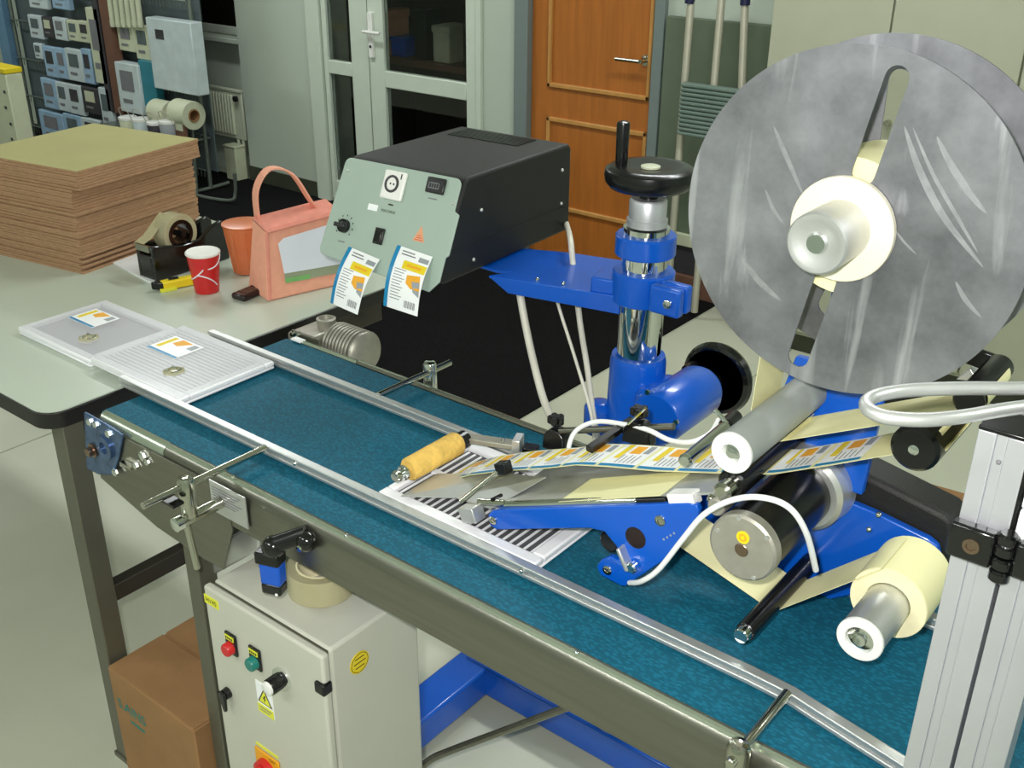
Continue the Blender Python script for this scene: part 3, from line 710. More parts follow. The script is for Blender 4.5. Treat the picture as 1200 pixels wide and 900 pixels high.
MB().add([fq(.05, .22, .0035), fq(.115, .2, .0035), fq(.115, .27, .0035), fq(.05, .29, .0035)], [(0, 1, 2, 3)]).build('green_print', 'leaf_green', bg, smooth=False)
for (u0, u1) in ((.0, .001),):
    pts = [bq(.005, -.002, .005), bq(.022, .018, H_ * .84), ]
    MB().tube(pts, .004, 8).build('piping', 'pink_dark', bg)
MB().tube([bq(.022, .017, H_ * .855), bq(L_ - .012, .017, H_ * .925)], .004, 8).build('piping', 'pink_dark', bg)
hp = smooth_path([bq(.035, DP - .03, H_ * .9), bq(.03, DP * .55, H_ + .06), bq(.065, DP * .5, H_ + .105), bq(.12, DP * .5, H_ + .085), bq(.165, DP * .5, H_ + .01), bq(.19, DP * .5, H_ * .9)], 6)
hd = MB()
hd.sheet(hp, n * .026, .005); hd.build('handle', 'pink_fabric', bg, bevel=.001)

# ================================================================ packages (white slotted grilles in film)
def package(name_label, x0, x1, y0, y1, z, slots='full', z1=None, group=None, labelled=True, rot=0.0):
    t = thing('grille_package', name_label, 'package', ((x0 + x1) / 2, (y0 + y1) / 2, z))
    H = .017; Lx = x1 - x0; Ly = y1 - y0
    tr = MB(); fw = .022
    tr.box(x0, x1, y0, y1, z, z + .006)
    tr.box(x0, x1, y0, y0 + fw, z + .006, z + H); tr.box(x0, x1, y1 - fw, y1, z + .006, z + H)
    tr.box(x0, x0 + fw * .7, y0 + fw, y1 - fw, z + .006, z + H); tr.box(x1 - fw, x1, y0 + fw, y1 - fw, z + .006, z + H)
    tr.build('frame', 'tray_white', t, bevel=.003)
    ix0, ix1, iy0, iy1 = x0 + fw * .7, x1 - fw, y0 + fw, y1 - fw
    MB().box(ix0, ix1, iy0, iy1, z + .006, z + .008).build('dark_backing', 'slot_dark' if slots == 'cross' else 'slot_pale', t, smooth=False)
    if slots == 'cross':          # slats running across, two rows
        ns = 21; me = None
        for r_ in range(2):
            ya = iy0 + r_ * (iy1 - iy0) / 2 + .004; yb = iy0 + (r_ + 1) * (iy1 - iy0) / 2 - .004
            for k in range(ns):
                xc = ix0 + (ix1 - ix0) * (k + .5) / ns
                if me is None:
                    o = MB().box(-.0019, .0019, -(yb - ya) / 2, (yb - ya) / 2, 0, .0016).build('slat', 'tray_white', t, smooth=False); me = o.data
                else:
                    o = bpy.data.objects.new('slat', me); COL.objects.link(o); attach(o, t)
                o.location = (xc, (ya + yb) / 2, z + .0085)
        MB().box(ix0, ix1, (iy0 + iy1) / 2 - .005, (iy0 + iy1) / 2 + .005, z + .008, z + .012).build('centre_bar', 'tray_white', t)
    else:
        ns = 17 if slots == 'long' else 0; me = None
        for k in range(ns):
            xc = iy0 + (iy1 - iy0) * (k + .5) / ns
            w_ = .0022
            if me is None:
                o = MB().box(-(ix1 - ix0) / 2, (ix1 - ix0) / 2, -w_, w_, 0, .007).build('slat', 'tray_white' if slots == 'long' else 'label_grey', t, smooth=False); me = o.data
            else:
                o = bpy.data.objects.new('slat', me); COL.objects.link(o); attach(o, t)
            o.location = ((ix0 + ix1) / 2, xc, z + .0085)
    if slots != 'long':
        pass
    MB().box(x0 + .004, x1 - .004, y0 + .004, y1 - .004, z + H + .0002, z + H + .0006).build('film', 'film', t, smooth=False) if slots != 'cross' else None
    if labelled:
        cx, cy = x0 + Lx * .30, y0 + Ly * .62; zz = z + H + .0015; s = Ly / .225
        lb = MB().box(cx - .048 * s, cx + .048 * s, cy - .036 * s, cy + .036 * s, zz - .0012, zz)
        l = lb.build('sticker', 'label_white', t, smooth=False)
        MB().box(cx - .048 * s, cx + .048 * s, cy - .036 * s, cy - .029 * s, zz, zz + .0003).build('blue_stripe', 'label_blue', l, smooth=False)
        MB().box(cx - .04 * s, cx - .028 * s, cy - .02 * s, cy + .03 * s, zz, zz + .0003).build('yellow_band', 'yellow', l, smooth=False)
        MB().prism([V(cx - .02 * s, cy + .008 * s, zz), V(cx + .0 * s, cy + .004 * s, zz), V(cx + .02 * s, cy + .03 * s, zz), V(cx - .015 * s, cy + .032 * s, zz)], (0, 0, .0003)).build('picture', 'orange', l, smooth=False)
        MB().box(cx + .026 * s, cx + .043 * s, cy + .008 * s, cy + .03 * s, zz, zz + .0003).build('barcode', 'label_grey', l, smooth=False)
        sx, sy = x0 + Lx * .62, y0 + Ly * .30
        b_ = MB().revolve((sx, sy, z + H - .004), (0, 0, 1), [(0, .024), (.004, .024), (.006, .02)], 6)
        b_.build('screw_bag', 'tape_clear', t)
        for k in range(4):
            th = k * 1.7; MB().cyl((sx + .01 * math.cos(th), sy + .01 * math.sin(th), z + H), (sx + .016 * math.cos(th + 1), sy + .014 * math.sin(th + 1), z + H + .004), .0022, n=6).build('screw', 'chrome', t)
    return t
package('white grille package with grey slats lying wholly on the table', -2.165, -1.885, 1.0, 1.215, TZ, 'grey')
p2 = package('white grille package bridging from conveyor belt onto table', -1.875, -1.575, .998, 1.222, .9035, 'long')
package('white slotted grille package on the belt beneath the sponge roller', -1.06, -.745, 1.0, 1.225, .9015, 'cross', labelled=False)

# ================================================================ belt conveyor
ZB = .90; BX0, BX1 = -1.70, .75; BY0, BY1 = .906, 1.345
cv = thing('belt_conveyor', 'teal belt conveyor with steel side frames and guide rails', 'conveyor', (-.5, 1.12, 0))
# belt loop with rounded ends
prof = []; r_ = .0225
for k in range(13):
    a = PI / 2 + PI * k / 12; prof.append(V(BX0 + r_ + r_ * math.cos(a), BY0, ZB - r_ + r_ * math.sin(a)))
for k in range(13):
    a = -PI / 2 + PI * k / 12; prof.append(V(BX1 - r_ + r_ * math.cos(a), BY0, ZB - r_ + r_ * math.sin(a)))
MB().prism(prof, (0, BY1 - BY0, 0)).build('belt', 'belt_teal', cv, angle=30)
# near side frame: rolled lip plus channel web
def channel(ya, s):        # s = -1 near, +1 far ; profile (y,z)
    pr_ = [(ya, ZB + .002), (ya + s * .004, ZB + .006), (ya + s * .012, ZB + .004), (ya + s * .02, ZB - .006), (ya + s * .022, ZB - .02),
           (ya + s * .024, ZB - .028), (ya + s * .024, ZB - .082), (ya + s * .0, ZB - .086), (ya + s * .0, ZB - .083), (ya + s * .02, ZB - .079), (ya + s * .02, ZB - .028), (ya + s * .016, ZB - .012), (ya + s * .001, ZB - .006)]
    return pr_
for (ya, s, x0) in ((BY0 - .001, -1, -1.47), (BY1 + .001, 1, -1.47)):
    poly = [V(x0, y, z) for y, z in channel(ya, s)]
    MB().prism(poly, (BX1 - .02 - x0, 0, 0)).build('side_frame', 'steel', cv, angle=50)
    lp = MB().tube([(x0, ya + s * .009, ZB + .001), (BX1 - .02, ya + s * .009, ZB + .001)], .0055, 8); lp.build('frame_lip', 'steel_edge', cv)
    poly2 = [V(BX0 + .03, y, z) for y, z in channel(ya, s)[:6] + [(ya + s * .018, ZB - .04), (ya + s * .004, ZB - .03)]]
    MB().prism(poly2, (x0 - BX0 - .032, 0, 0)).build('end_lip', 'steel_edge', cv, angle=50)
# bed plate and end roller
MB().box(BX0 + .05, BX1 - .05, BY0 + .003, BY1 - .003, ZB - .04, ZB - .005).build('slider_bed', 'steel', cv)
MB().cyl((BX0 + r_, BY0 - .03, ZB - r_), (BX0 + r_, BY1 + .03, ZB - r_), .009, n=14).build('end_roller_shaft', 'rod_chrome', cv)
# deep end plate on the near side
Ye = BY0 - .027
def ey_(x, y): return PY(x, y, Ye)
ep = MB().prism([ey_(104, 488), ey_(150, 515), ey_(262, 573), ey_(272, 622), ey_(262, 668), ey_(240, 656), ey_(184, 618), ey_(118, 560)], (0, .004, 0))
epo = ep.build('end_plate', 'steel', cv, bevel=.001)
bp_ = MB().prism([PY(*q, Ye - .001) for q in ((101, 482), (128, 497), (146, 509), (141, 536), (135, 556), (118, 555), (104, 548))], (0, -.005, 0))
bpo = bp_.build('bearing_bracket', 'blue_film', cv, bevel=.0015)
for (q, rr) in (((106, 494), 5), ((113, 497), 4.5), ((128, 508), 5), ((136, 553), 5)):
    P = PY(*q, Ye - .006); R0 = rad(rr, P); MB().revolve(P, (0, -1, 0), [(0, R0), (.004, R0), (.006, R0 * .7)], 6).build('bolt', 'chrome', bpo)
P = PY(111, 527, Ye - .006); MB().revolve(P, (0, -1, 0), [(0, .014), (.006, .014), (.006, .009), (.016, .009), (.017, .007)], 18).build('bearing_nut', 'copper', bpo)
P = PY(124, 524, Ye - .006); MB().ring(P, P + V(0, -.006, 0), .024, .012, 24).build('bearing_flange', 'blue_film', bpo)
for (q, rr) in (((168, 534), 6), ((160, 545), 5), ((174, 541), 4)):
    P = PY(*q, Ye - .001); R0 = rad(rr, P); MB().revolve(P, (0, -1, 0), [(0, R0), (.005, R0), (.007, R0 * .6)], 6).build('bolt', 'chrome', epo)
P = PY(146, 541, Ye - .004); MB().box(P.x - .004, P.x + .03, Ye - .012, Ye - .001, P.z - .004, P.z + .002).build('take_up_screw', 'rod_chrome', epo)
# rating plate
a, b = PY(246, 572, Ye - .0035), PY(290, 612, Ye - .0035); 
MB().box(a.x, b.x, Ye - .0035, Ye - .0015, PY(268, 606, Ye).z, PY(268, 572, Ye).z).build('rating_plate', 'alu', cv, smooth=False)
for k in range(6):
    z = PY(268, 575, Ye).z - .004 - k * .0055
    MB().box(a.x + .006, b.x - .012 - .008 * (k % 3), Ye - .0042, Ye - .0034, z - .0012, z + .0003).build('plate_text_line', 'ink_grey', cv, smooth=False)
# legs
for (x, y) in ((-1.452, BY0 - .024), (-1.452, BY1 - .02), (.45, BY0 - .024), (.45, BY1 - .02)):
    l = MB().box(x, x + .038, y, y + .04, .02, ZB - .083).build('leg', 'leg_grey', cv, bevel=.003)
    MB().revolve((x + .021, y + .021, 0), (0, 0, 1), [(0, .03), (.008, .03), (.02, .012)], 16).build('foot', 'black_plastic', l)
MB().box(-1.435, -1.42, BY0 + .018, BY1 - .02, .30, .33).build('leg_brace', 'leg_grey', cv)
# grey cover under the frame, beside the leg
c0_ = PY(245, 668, .93); 
MB().prism([PY(q[0], q[1], .915) for q in ((243, 645), (296, 613), (303, 627), (303, 645), (246, 676))], (0, .09, 0)).build('motor_cover', 'alu', cv, bevel=.004)
# screw heads along the frame
for x in (-1.02, -.596, -.2):
    MB().sphere((x, BY0 - .012, ZB + .0055), .004, 10).build('screw_head', 'chrome', cv)

# guide rails (extruded with a groove)
def rail(name, path, h=.019, wd=.0155, z=.905, inner=1):
    a = MB(); pts = [V(*p) for p in path]
    def strip(off0, off1, z0, z1):
        n_ = len(pts); L0 = []; L1 = []
        for i, p in enumerate(pts):
            d = (pts[min(i + 1, n_ - 1)] - pts[max(i - 1, 0)]); d = V(d.x, d.y, 0).normalized(); nn = V(-d.y, d.x, 0)
            L0.append(p + nn * off0); L1.append(p + nn * off1)
        vs = []; fs = []
        for q0, q1 in zip(L0, L1):
            vs += [V(q0.x, q0.y, z0), V(q1.x, q1.y, z0), V(q1.x, q1.y, z1), V(q0.x, q0.y, z1)]
        for i in range(n_ - 1):
            for j in range(4):
                k = (j + 1) % 4; fs.append((i * 4 + j, i * 4 + k, i * 4 + 4 + k, i * 4 + 4 + j))
        fs.append((0, 1, 2, 3)); e_ = (n_ - 1) * 4; fs.append((e_ + 3, e_ + 2, e_ + 1, e_))
        a.add(vs, fs)
    strip(0, wd, z, z + h * .36); strip(wd * .22, wd * .8, z + h * .36, z + h * .6); strip(0, wd, z + h * .6, z + h)
    return a.build(name, 'alu', cv, bevel=.0016, seg=2)
gz_ = .905
bend = PZ(1060, 893, .92)
rn = rail('guide_rail', [(-1.745, .977, 0), (-1.2, .978, 0), (-.40, .979, 0), (-.345, .977, 0), (-.31, .97, 0), (bend.x, bend.y - .01, 0), (bend.x + .2, bend.y - .055, 0)])
rf = rail('guide_rail', [(-1.80, 1.228, 0), (-.2, 1.228, 0), (.5, 1.228, 0)])
for x in (-1.23, -.75): MB().sphere((x, .976, .918), .004, 10).build('rail_screw', 'chrome', rn)
# near support brackets
def bracket(x, yend, ypost, yout, s, parent):
    z = .922
    MB().rcyl((x, yout, z), (x, yend, z), .0062, .001, 14).build('support_rod', 'rod_chrome', parent)
    MB().revolve((x, ypost, ZB - .035), (0, 0, 1), [(0, .012), (.004, .0135), (.066, .0135), (.072, .011), (.073, .006), (.071, .004)], 20).build('clamp_post', 'rod_chrome', parent)
    MB().rcyl((x, ypost + s * .02, ZB - .038), (x, BY0 - .01 if s < 0 else BY1 + .01, ZB - .038), .0105, .001, 16).build('clamp_arm', 'rod_chrome', parent)
    MB().revolve((x, ypost + s * .018, ZB - .038), (0, s, 0), [(0, .0125), (.012, .0125), (.014, .009)], 16).build('clamp_screw', 'chrome', parent)
bracket(-1.305, .977, .815, .735, -1, cv)
MB().rcyl((-1.305, .806, ZB - .04), (-1.302, .812, ZB - .135), .006, .001, 12).build('drop_rod', 'rod_chrome', cv)
MB().box(-1.325, -1.285, .775, .795, .9055, .9105).build('rod_shadow_tab', 'black_plastic', cv)  # black tab standing in for the shadow under the support rod
bracket(-.347, .978, .852, .832, -1, cv)
b3 = MB().rcyl((-1.30, 1.24, .922), (-1.295, 1.44, .922), .0062, .001, 14).build('support_rod', 'rod_chrome', cv)
MB().revolve((-1.30, 1.385, ZB - .035), (0, 0, 1), [(0, .012), (.004, .0135), (.071, .0135), (.075, .011), (.076, .005)], 20).build('clamp_post', 'chrome', cv)
MB().rcyl((-1.30, 1.35, ZB - .03), (-1.30, 1.40, ZB - .03), .0105, .001, 16).build('clamp_arm', 'rod_chrome', cv)
# gear motor at the far side of the discharge end
gm = bpy.data.objects.new('gear_motor', None); COL.objects.link(gm); gm.location = (-1.62, 1.45, .85); attach(gm, cv)
mx0, mx1, my, mz, mr = -1.645, -1.560, 1.455, .862, .05
MB().rcyl((mx0 - .03, my, mz), (mx1, my, mz), mr * .82, .004, 28).build('motor_body', 'cast_alu', gm)
for k in range(9):
    x = mx0 + k * (mx1 - mx0) / 8.5; MB().ring((x, my, mz), (x + .006, my, mz), mr, mr * .8, 32).build('cooling_fin', 'cast_alu', gm, bevel=.001)
MB().revolve((mx1 - .004, my, mz), (1, 0, 0), [(0, mr), (.004, mr), (.010, mr * .9), (.015, mr * .7), (.018, mr * .4), (.019, .001)], 32).build('fan_cover', 'cast_alu', gm)
MB().box(mx0 - .075, mx0 - .005, BY1 + .03, my + .035, mz - .045, mz + .035).build('gearbox', 'cast_alu', gm, bevel=.008, seg=3)
bs = PY(382, 372, my - .005)
MB().revolve((bs.x, my - .005, mz + .02), (0, 0, 1), [(0, .02), (.03, .021), (bs.z - mz - .022, .022), (bs.z - mz - .02, .017), (bs.z - mz - .032, .015), (bs.z - mz - .033, .001)], 24).build('boss', 'cast_alu', gm)
MB().box(-1.69, -1.60, BY1 + .02, BY1 + .026, ZB - .06, ZB + .012).build('mounting_plate', 'steel', gm, bevel=.001)
for (x, z) in ((-1.682, .905), (-1.667, .908), (-1.66, .89)): MB().cyl((x, BY1 + .026, z), (x, BY1 + .012, z), .005, n=8).build('bolt', 'chrome', gm)
MB().box(-1.665, -1.635, BY1 - .004, BY1 + .012, ZB + .003, ZB + .006).build('belt_guard_tab', 'label_white', gm)

# ================================================================ control cabinet under the conveyor
CX0, CX1, CY0, CY1, CZ0, CZ1 = -1.338, -1.037, .838, 1.06, .17, .70
cb = thing('control_cabinet', 'grey steel control cabinet with push buttons below the conveyor', 'electrical cabinet', ((CX0 + CX1) / 2, (CY0 + CY1) / 2, CZ0))
MB().box(CX0 + .003, CX1 - .003, CY0 + .022, CY1, CZ0, CZ1).build('housing', 'cabinet_grey', cb, bevel=.006, seg=3)
MB().box(CX0 + .008, CX1 - .008, CY0 + .017, CY0 + .023, CZ0 + .004, CZ1 - .004).build('door_seal', 'leg_grey', cb)
dr = MB().box(CX0, CX1, CY0 + .002, CY0 + .018, CZ0 - .002, CZ1 - .001).build('door', 'cabinet_grey', cb, bevel=.005, seg=3)
for (a_, b_) in ((CZ1 - .09, CZ1 - .066), (CZ0 + .08, CZ0 + .104)):
    pass
for xx, zz in ((CX0 + .15, CZ0 - .05),): MB().box(CX0 + .02, CX1 - .02, CY0 + .05, CY1 - .03, .0, CZ0).build('pedestal', 'leg_grey', cb)
def cf(x, y, off=0.0): return PY(x, y, CY0 + .002 - off)
hg = cf(376, 805); MB().box(CX1 - .019, CX1 + .004, CY0 - .004, CY0 + .016, hg.z - .012, hg.z + .010).build('hinge', 'black_plastic', dr, bevel=.003)
MB().box(CX1 - .019, CX1 + .004, CY0 - .004, CY0 + .016, CZ0 + .06, CZ0 + .082).build('hinge', 'black_plastic', dr, bevel=.003)
for (qx, qy, m_) in ((273, 756, 'red'), (301, 773, 'green_btn')):
    P = cf(qx, qy); z = P.z
    b = MB().box(P.x - .0145, P.x + .0145, CY0 - .003, CY0 + .002, z - .018, z + .027).build('button_plate', 'black_plastic', dr, bevel=.002)
    MB().revolve((P.x, CY0 - .002, z - .002), (0, -1, 0), [(0, .0125), (.012, .012), (.014, .0105)], 24).build('push_button', m_, b)
    MB().box(P.x - .011, P.x + .011, CY0 - .0045, CY0 - .003, z + .014, z + .023).build('button_legend', 'yellow_light', b, smooth=False)
    for k in range(4): MB().box(P.x - .009 + k * .005, P.x - .006 + k * .005, CY0 - .005, CY0 - .0044, z + .0165, z + .0205).build('legend_mark', 'ink', b, smooth=False)
P = cf(331, 795)
kn = MB().revolve((P.x, CY0 + .002, P.z), (0, -1, 0), [(0, .022), (.004, .0215), (.006, .015)], 28).build('dial_ring', 'chrome', dr)
MB().revolve((P.x, CY0 - .004, P.z), (0, -1, 0), [(0, .0135), (.022, .0135), (.024, .012)], 24).build('dial_knob', 'black_plastic', kn)
MB().revolve((P.x, CY0 - .028, P.z), (0, -1, 0), [(0, .0125), (.004, .012), (.005, .01)], 24).build('dial_cap', 'white_plastic', kn)
for k in range(12):
    th = k * PI / 6; MB().box(P.x + .0135 * math.cos(th) - .0008, P.x + .0135 * math.cos(th) + .0008, CY0 - .026, CY0 - .005, P.z + .0135 * math.sin(th) - .0008, P.z + .0135 * math.sin(th) + .0008).build('knurl', 'ink', kn, smooth=False)
P = cf(268, 813)
lk = MB().revolve((P.x, CY0 + .002, P.z + .004), (0, -1, 0), [(0, .011), (.010, .010), (.011, .008)], 18).build('lock', 'black_plastic', dr)
MB().prism([V(P.x - .009, CY0 - .009, P.z + .012), V(P.x + .009, CY0 - .009, P.z + .012), V(P.x + .010, CY0 - .009, P.z - .004), V(P.x + .008, CY0 - .009, P.z - .028), V(P.x + .001, CY0 - .009, P.z - .028), V(P.x - .006, CY0 - .009, P.z - .004)], (0, -.006, 0)).build('lock_wing', 'black_plastic', lk, bevel=.002)
# yellow name sticker
P = cf(248, 705); sk = MB().box(P.x - .019, P.x + .019, CY0 + .0008, CY0 + .002, P.z - .009, P.z + .009).build('yellow_sticker', 'yellow_light', dr, smooth=False)
text_mesh('sticker_text', 'HV45', (P.x, CY0 + .0008, P.z), (1, 0, 0), (0, 0, 1), .013, 'ink', sk)
# electrical warning label
P = cf(311, 820)
wl = MB().box(P.x - .021, P.x + .021, CY0 + .0008, CY0 + .002, P.z - .034, P.z + .034).build('warning_label', 'label_white', dr, smooth=False)
tri = lambda s, o, cz: [V(P.x - .02 * s, o, cz - .0155 * s), V(P.x + .02 * s, o, cz - .0155 * s), V(P.x, o, cz + .0215 * s)]
MB().prism(tri(.95, CY0 + .0008, P.z + .004), (0, -.0003, 0)).build('triangle_border', 'ink', wl, smooth=False)
MB().prism(tri(.74, CY0 + .0005, P.z + .003), (0, -.0003, 0)).build('triangle_fill', 'yellow_light', wl, smooth=False)
bolt_ = [(.001, .010), (-.004, .001), (.0, .001), (-.002, -.008), (.004, .003), (.0005, .003), (.004, .010)]
MB().prism([V(P.x + u, CY0 + .0002, P.z + .001 + h_ * .9) for u, h_ in bolt_], (0, -.0003, 0)).build('lightning_symbol', 'ink', wl, smooth=False)
MB().box(P.x - .0205, P.x + .0205, CY0 + .0003, CY0 + .0009, P.z - .034, P.z - .015).build('caution_strip', 'yellow_light', wl, smooth=False)
for k in range(2): MB().box(P.x - .016, P.x + .016 - k * .006, CY0, CY0 + .0004, P.z - .022 - k * .006, P.z - .020 - k * .006).build('print_line', 'ink_grey', wl, smooth=False)
# main switch with yellow plate
P = cf(315, 893)
ms = MB().box(P.x - .033, P.x + .033, CY0 - .002, CY0 + .002, P.z - .045, P.z + .021).build('switch_plate', 'orange', dr, bevel=.002)
MB().revolve((P.x - .002, CY0 - .002, P.z - .016), (0, -1, 0), [(0, .024), (.012, .023), (.013, .02)], 28).build('switch_collar', 'red', ms)
MB().box(P.x - .008, P.x + .006, CY0 - .04, CY0 - .014, P.z - .034, P.z + .004).build('switch_handle', 'red', ms, bevel=.003)
MB().box(P.x - .03, P.x + .03, CY0 + .0006, CY0 + .0022, P.z + .026, P.z + .031).build('legend_strip', 'yellow_light', dr, smooth=False)
text_mesh('switch_text', 'ON', (P.x + .015, CY0 - .002, P.z + .013), (1, 0, 0), (0, 0, 1), .010, 'ink', ms)
# round yellow sticker on the side
P = PX(421, 776, CX1 - .003)
st = MB().cyl((CX1 - .0035, P.y, P.z), (CX1 - .0018, P.y, P.z), .021, n=28).build('round_sticker', 'yellow', cb)
for k in range(3): MB().box(CX1 - .0019, CX1 - .0013, P.y - .013 + .003 * abs(k - 1), P.y + .013 - .003 * abs(k - 1), P.z + .009 - k * .009, P.z + .0105 - k * .009).build('print_line', 'ink', st, smooth=False)
pts_ = [V(CX1 - .0015, P.y + .0185 * math.cos(k * PI / 12), P.z + .0185 * math.sin(k * PI / 12)) for k in range(25)]
MB().tube(pts_, .0005, 4).build('print_ring', 'ink', st)

# clear tape roll on the cabinet
c = PZ(376, 672, CZ1 + .03); c.z = CZ1
tr_ = thing('packing_tape_roll', 'clear packing tape roll lying on the control cabinet', 'tape', c)
MB().ring(c + V(0, 0, .001), c + V(0, 0, .049), .058, .041, 40).build('tape', 'tape_clear', tr_, bevel=.001)
MB().ring(c, c + V(0, 0, .05), .041, .038, 36).build('core', 'paper_core', tr_)

# photoelectric sensor hanging from the frame
c = PY(320, 671, .845)
ps = thing('photoelectric_sensor', 'blue and black photoelectric sensor hanging below the conveyor frame', 'sensor', c)
yw = .35; dx = V(math.cos(yw), math.sin(yw), 0); dy = V(-math.sin(yw), math.cos(yw), 0); tz = V(0, 0, 1)
MB().obox(c + tz * .002, dx * .018, dy * .012, tz * .020).build('blue_housing', 'blue_plastic', ps, bevel=.004, seg=3)
MB().obox(c - tz * .026, dx * .0175, dy * .0125, tz * .010).build('lens_window', 'black_gloss', ps, bevel=.004, seg=3)
MB().obox(c + tz * .031 - dx * .002, dx * .021, dy * .014, tz * .011).build('black_cap', 'black_plastic', ps, bevel=.003)
MB().sphere(c - tz * .032 - dy * .012 + dx * .010, .003, 8).build('indicator_led', 'white_plastic', ps)
k0 = c + tz * .042 + dx * .006; k1 = V(k0.x + .045, BY0 - .026, k0.z + .035)
MB().tube([k0 - tz * .005, k0 + tz * .012, k0.lerp(k1, .55) + tz * .005, k1], .0145, 14).build('swivel_arm', 'black_plastic', ps)
MB().sphere(k0 + tz * .008, .019, 16).build('swivel_ball', 'black_gloss', ps); MB().sphere(k1 + V(.006, -.008, -.008), .017, 16).build('clamp_knob', 'black_gloss', ps)
MB().cyl(k1 + V(.006, -.02, -.012), k1 + V(.006, -.026, -.014), .006, n=12).build('clamp_screw', 'chrome', ps)

# cartons under the table
cb_ = thing('brown_carton', 'brown cardboard carton on the floor under the table end', 'carton', (-1.62, 1.05, 0))
bx0, bx1, by0, by1, bh = -1.757, -1.46, .850, 1.13, .285
MB().box(bx0, bx1, by0, by1, 0, bh).build('box', 'cardboard', cb_, bevel=.003)
MB().box(bx0 + .002, bx1 - .002, by0 + .002, (by0 + by1) / 2 - .004, bh, bh + .004).build('flap', 'cardboard', cb_, bevel=.001)
MB().box(bx0 + .002, bx1 - .002, (by0 + by1) / 2 + .004, by1 - .002, bh, bh + .004).build('flap', 'cardboard', cb_, bevel=.001)
text_mesh('printed_name', 'S.AINS', (-1.69, by0, .2), (1, 0, 0), (0, 0, 1), .036, 'ink_teal', cb_, bold=True)
text_mesh('printed_mark', 'K A K', (-1.56, by0, .04), (1, 0, 0), (0, 0, 1), .03, 'pack_brown', cb_)
MB().box(-1.70, -1.65, by0 - .0006, by0, .165, .172).build('printed_line', 'ink_teal', cb_, smooth=False)
# cardboard offcuts on the floor behind the head
for (q, lb) in ((((950, 562), (1115, 660), (1180, 594), (994, 541)), 'flat tan cardboard sheet on the floor behind the machine'),):
    pl = [PZ(x, y, .004) for x, y in q]
    e1_ = (pl[3] - pl[0]); e2_ = pl[2] - pl[3]; pl = [pl[0], pl[0] + e2_, pl[3] + e2_, pl[3]]
    tag(MB().prism(pl, (0, 0, .005)).build('floor_cardboard', 'cardboard', smooth=False), lb, 'cardboard')

# ================================================================ labeller stand
SX, SY = -.925, 1.55
def zc(py): return PY(757 - (py - 335) * .045, py, SY).z
sd = thing('labeller_stand', 'blue painted machine stand with chrome column and black handwheels', 'stand', (SX, SY, 0))
MB().box(SX - .40, SX + .55, SY - .045, SY + .045, .03, .115).build('base_beam', 'blue_paint', sd, bevel=.006)
for x in (SX - .38, SX + .5):
    MB().box(x - .045, x + .045, SY - .47, SY + .25, .03, .11).build('foot_beam', 'blue_paint', sd, bevel=.006)
    for y in (SY - .42, SY + .2): MB().revolve((x, y, 0), (0, 0, 1), [(0, .03), (.012, .03), (.015, .012), (.03, .012)], 16).build('levelling_foot', 'black_plastic', sd)
MB().revolve((SX - .25, SY + .11, 0.0), (0, 0, 1), [(0, .03), (.03, .03), (.034, .02)], 16).build('rubber_pad', 'black_plastic', sd)
MB().cyl((SX, SY, .1), (SX, SY, .78), .042, n=32).build('lower_column', 'blue_paint', sd)
zt_ = zc(416)
MB().revolve((SX, SY, 0), (0, 0, 1), [(.74, .06), (.76, .068), (.80, .066), (.86, .058), (.90, .054), (zt_ - .01, .052), (zt_, .049), (zt_ - .002, .043)], 40).build('column_sleeve', 'blue_paint', sd)
MB().cyl((SX, SY, .78), (SX, SY, zc(266)), .041, n=48).build('chrome_column', 'chrome', sd)
# cross sleeve running along Y, open towards the belt
xs, zs = -.815, .952
cs = MB().revolve((xs, SY - .115, zs), (0, 1, 0), [(0, .036), (0, .046), (.005, .049), (.15, .049), (.164, .043), (.166, .03)], 36); pass
cso = cs.build('cross_sleeve', 'blue_paint', sd)
MB().revolve((xs, SY - .1145, zs), (0, 1, 0), [(0.0, .0362), (.018, .0362), (.018, .001)], 36).build('sleeve_bore', 'olive', cso)
MB().bar((SX + .03, SY - .01, zs - .02), (xs, SY - .01, zs - .01), .11, .07, up=(0, 0, 1)).build('sleeve_web', 'blue_paint', sd, bevel=.02, seg=3)
MB().revolve((SX - .06, SY - .03, .84), (0, 0, 1), [(0, .03), (.05, .03), (.06, .02), (.062, .01)], 18).build('clamp_boss', 'blue_paint', sd)
for (dx_, dz_) in ((.055, .012), (-.02, .05)): MB().cyl((xs + dx_ * .8, SY - .117, zs + dz_), (xs + dx_ * .8, SY - .121, zs + dz_), .005, n=10).build('grub_screw', 'chrome', sd)
# cross handwheel behind the sleeve
wc_ = PY(841, 443, SY + .15); wx, wz = wc_.x, wc_.z
hw_ = MB().revolve((wx, SY + .135, wz), (0, 1, 0), [(0, .062), (.004, .070), (.014, .074), (.024, .070), (.028, .06), (.022, .05), (.018, .03), (.018, .001)], 44)
hw_.revolve((wx, SY + .135, wz), (0, 1, 0), [(0, .062), (.006, .052), (.010, .03), (.010, .001)], 44)
hwo = hw_.build('cross_handwheel', 'black_gloss', sd)
MB().rcyl((wx, SY + .09, wz), (wx, SY + .15, wz), .018, .002, 20).build('handwheel_hub', 'black_plastic', hwo)
MB().rcyl((wx - .045, SY + .138, wz + .02), (wx - .045, SY + .10, wz + .02), .010, .003, 16).build('handwheel_grip', 'black_plastic', hwo)
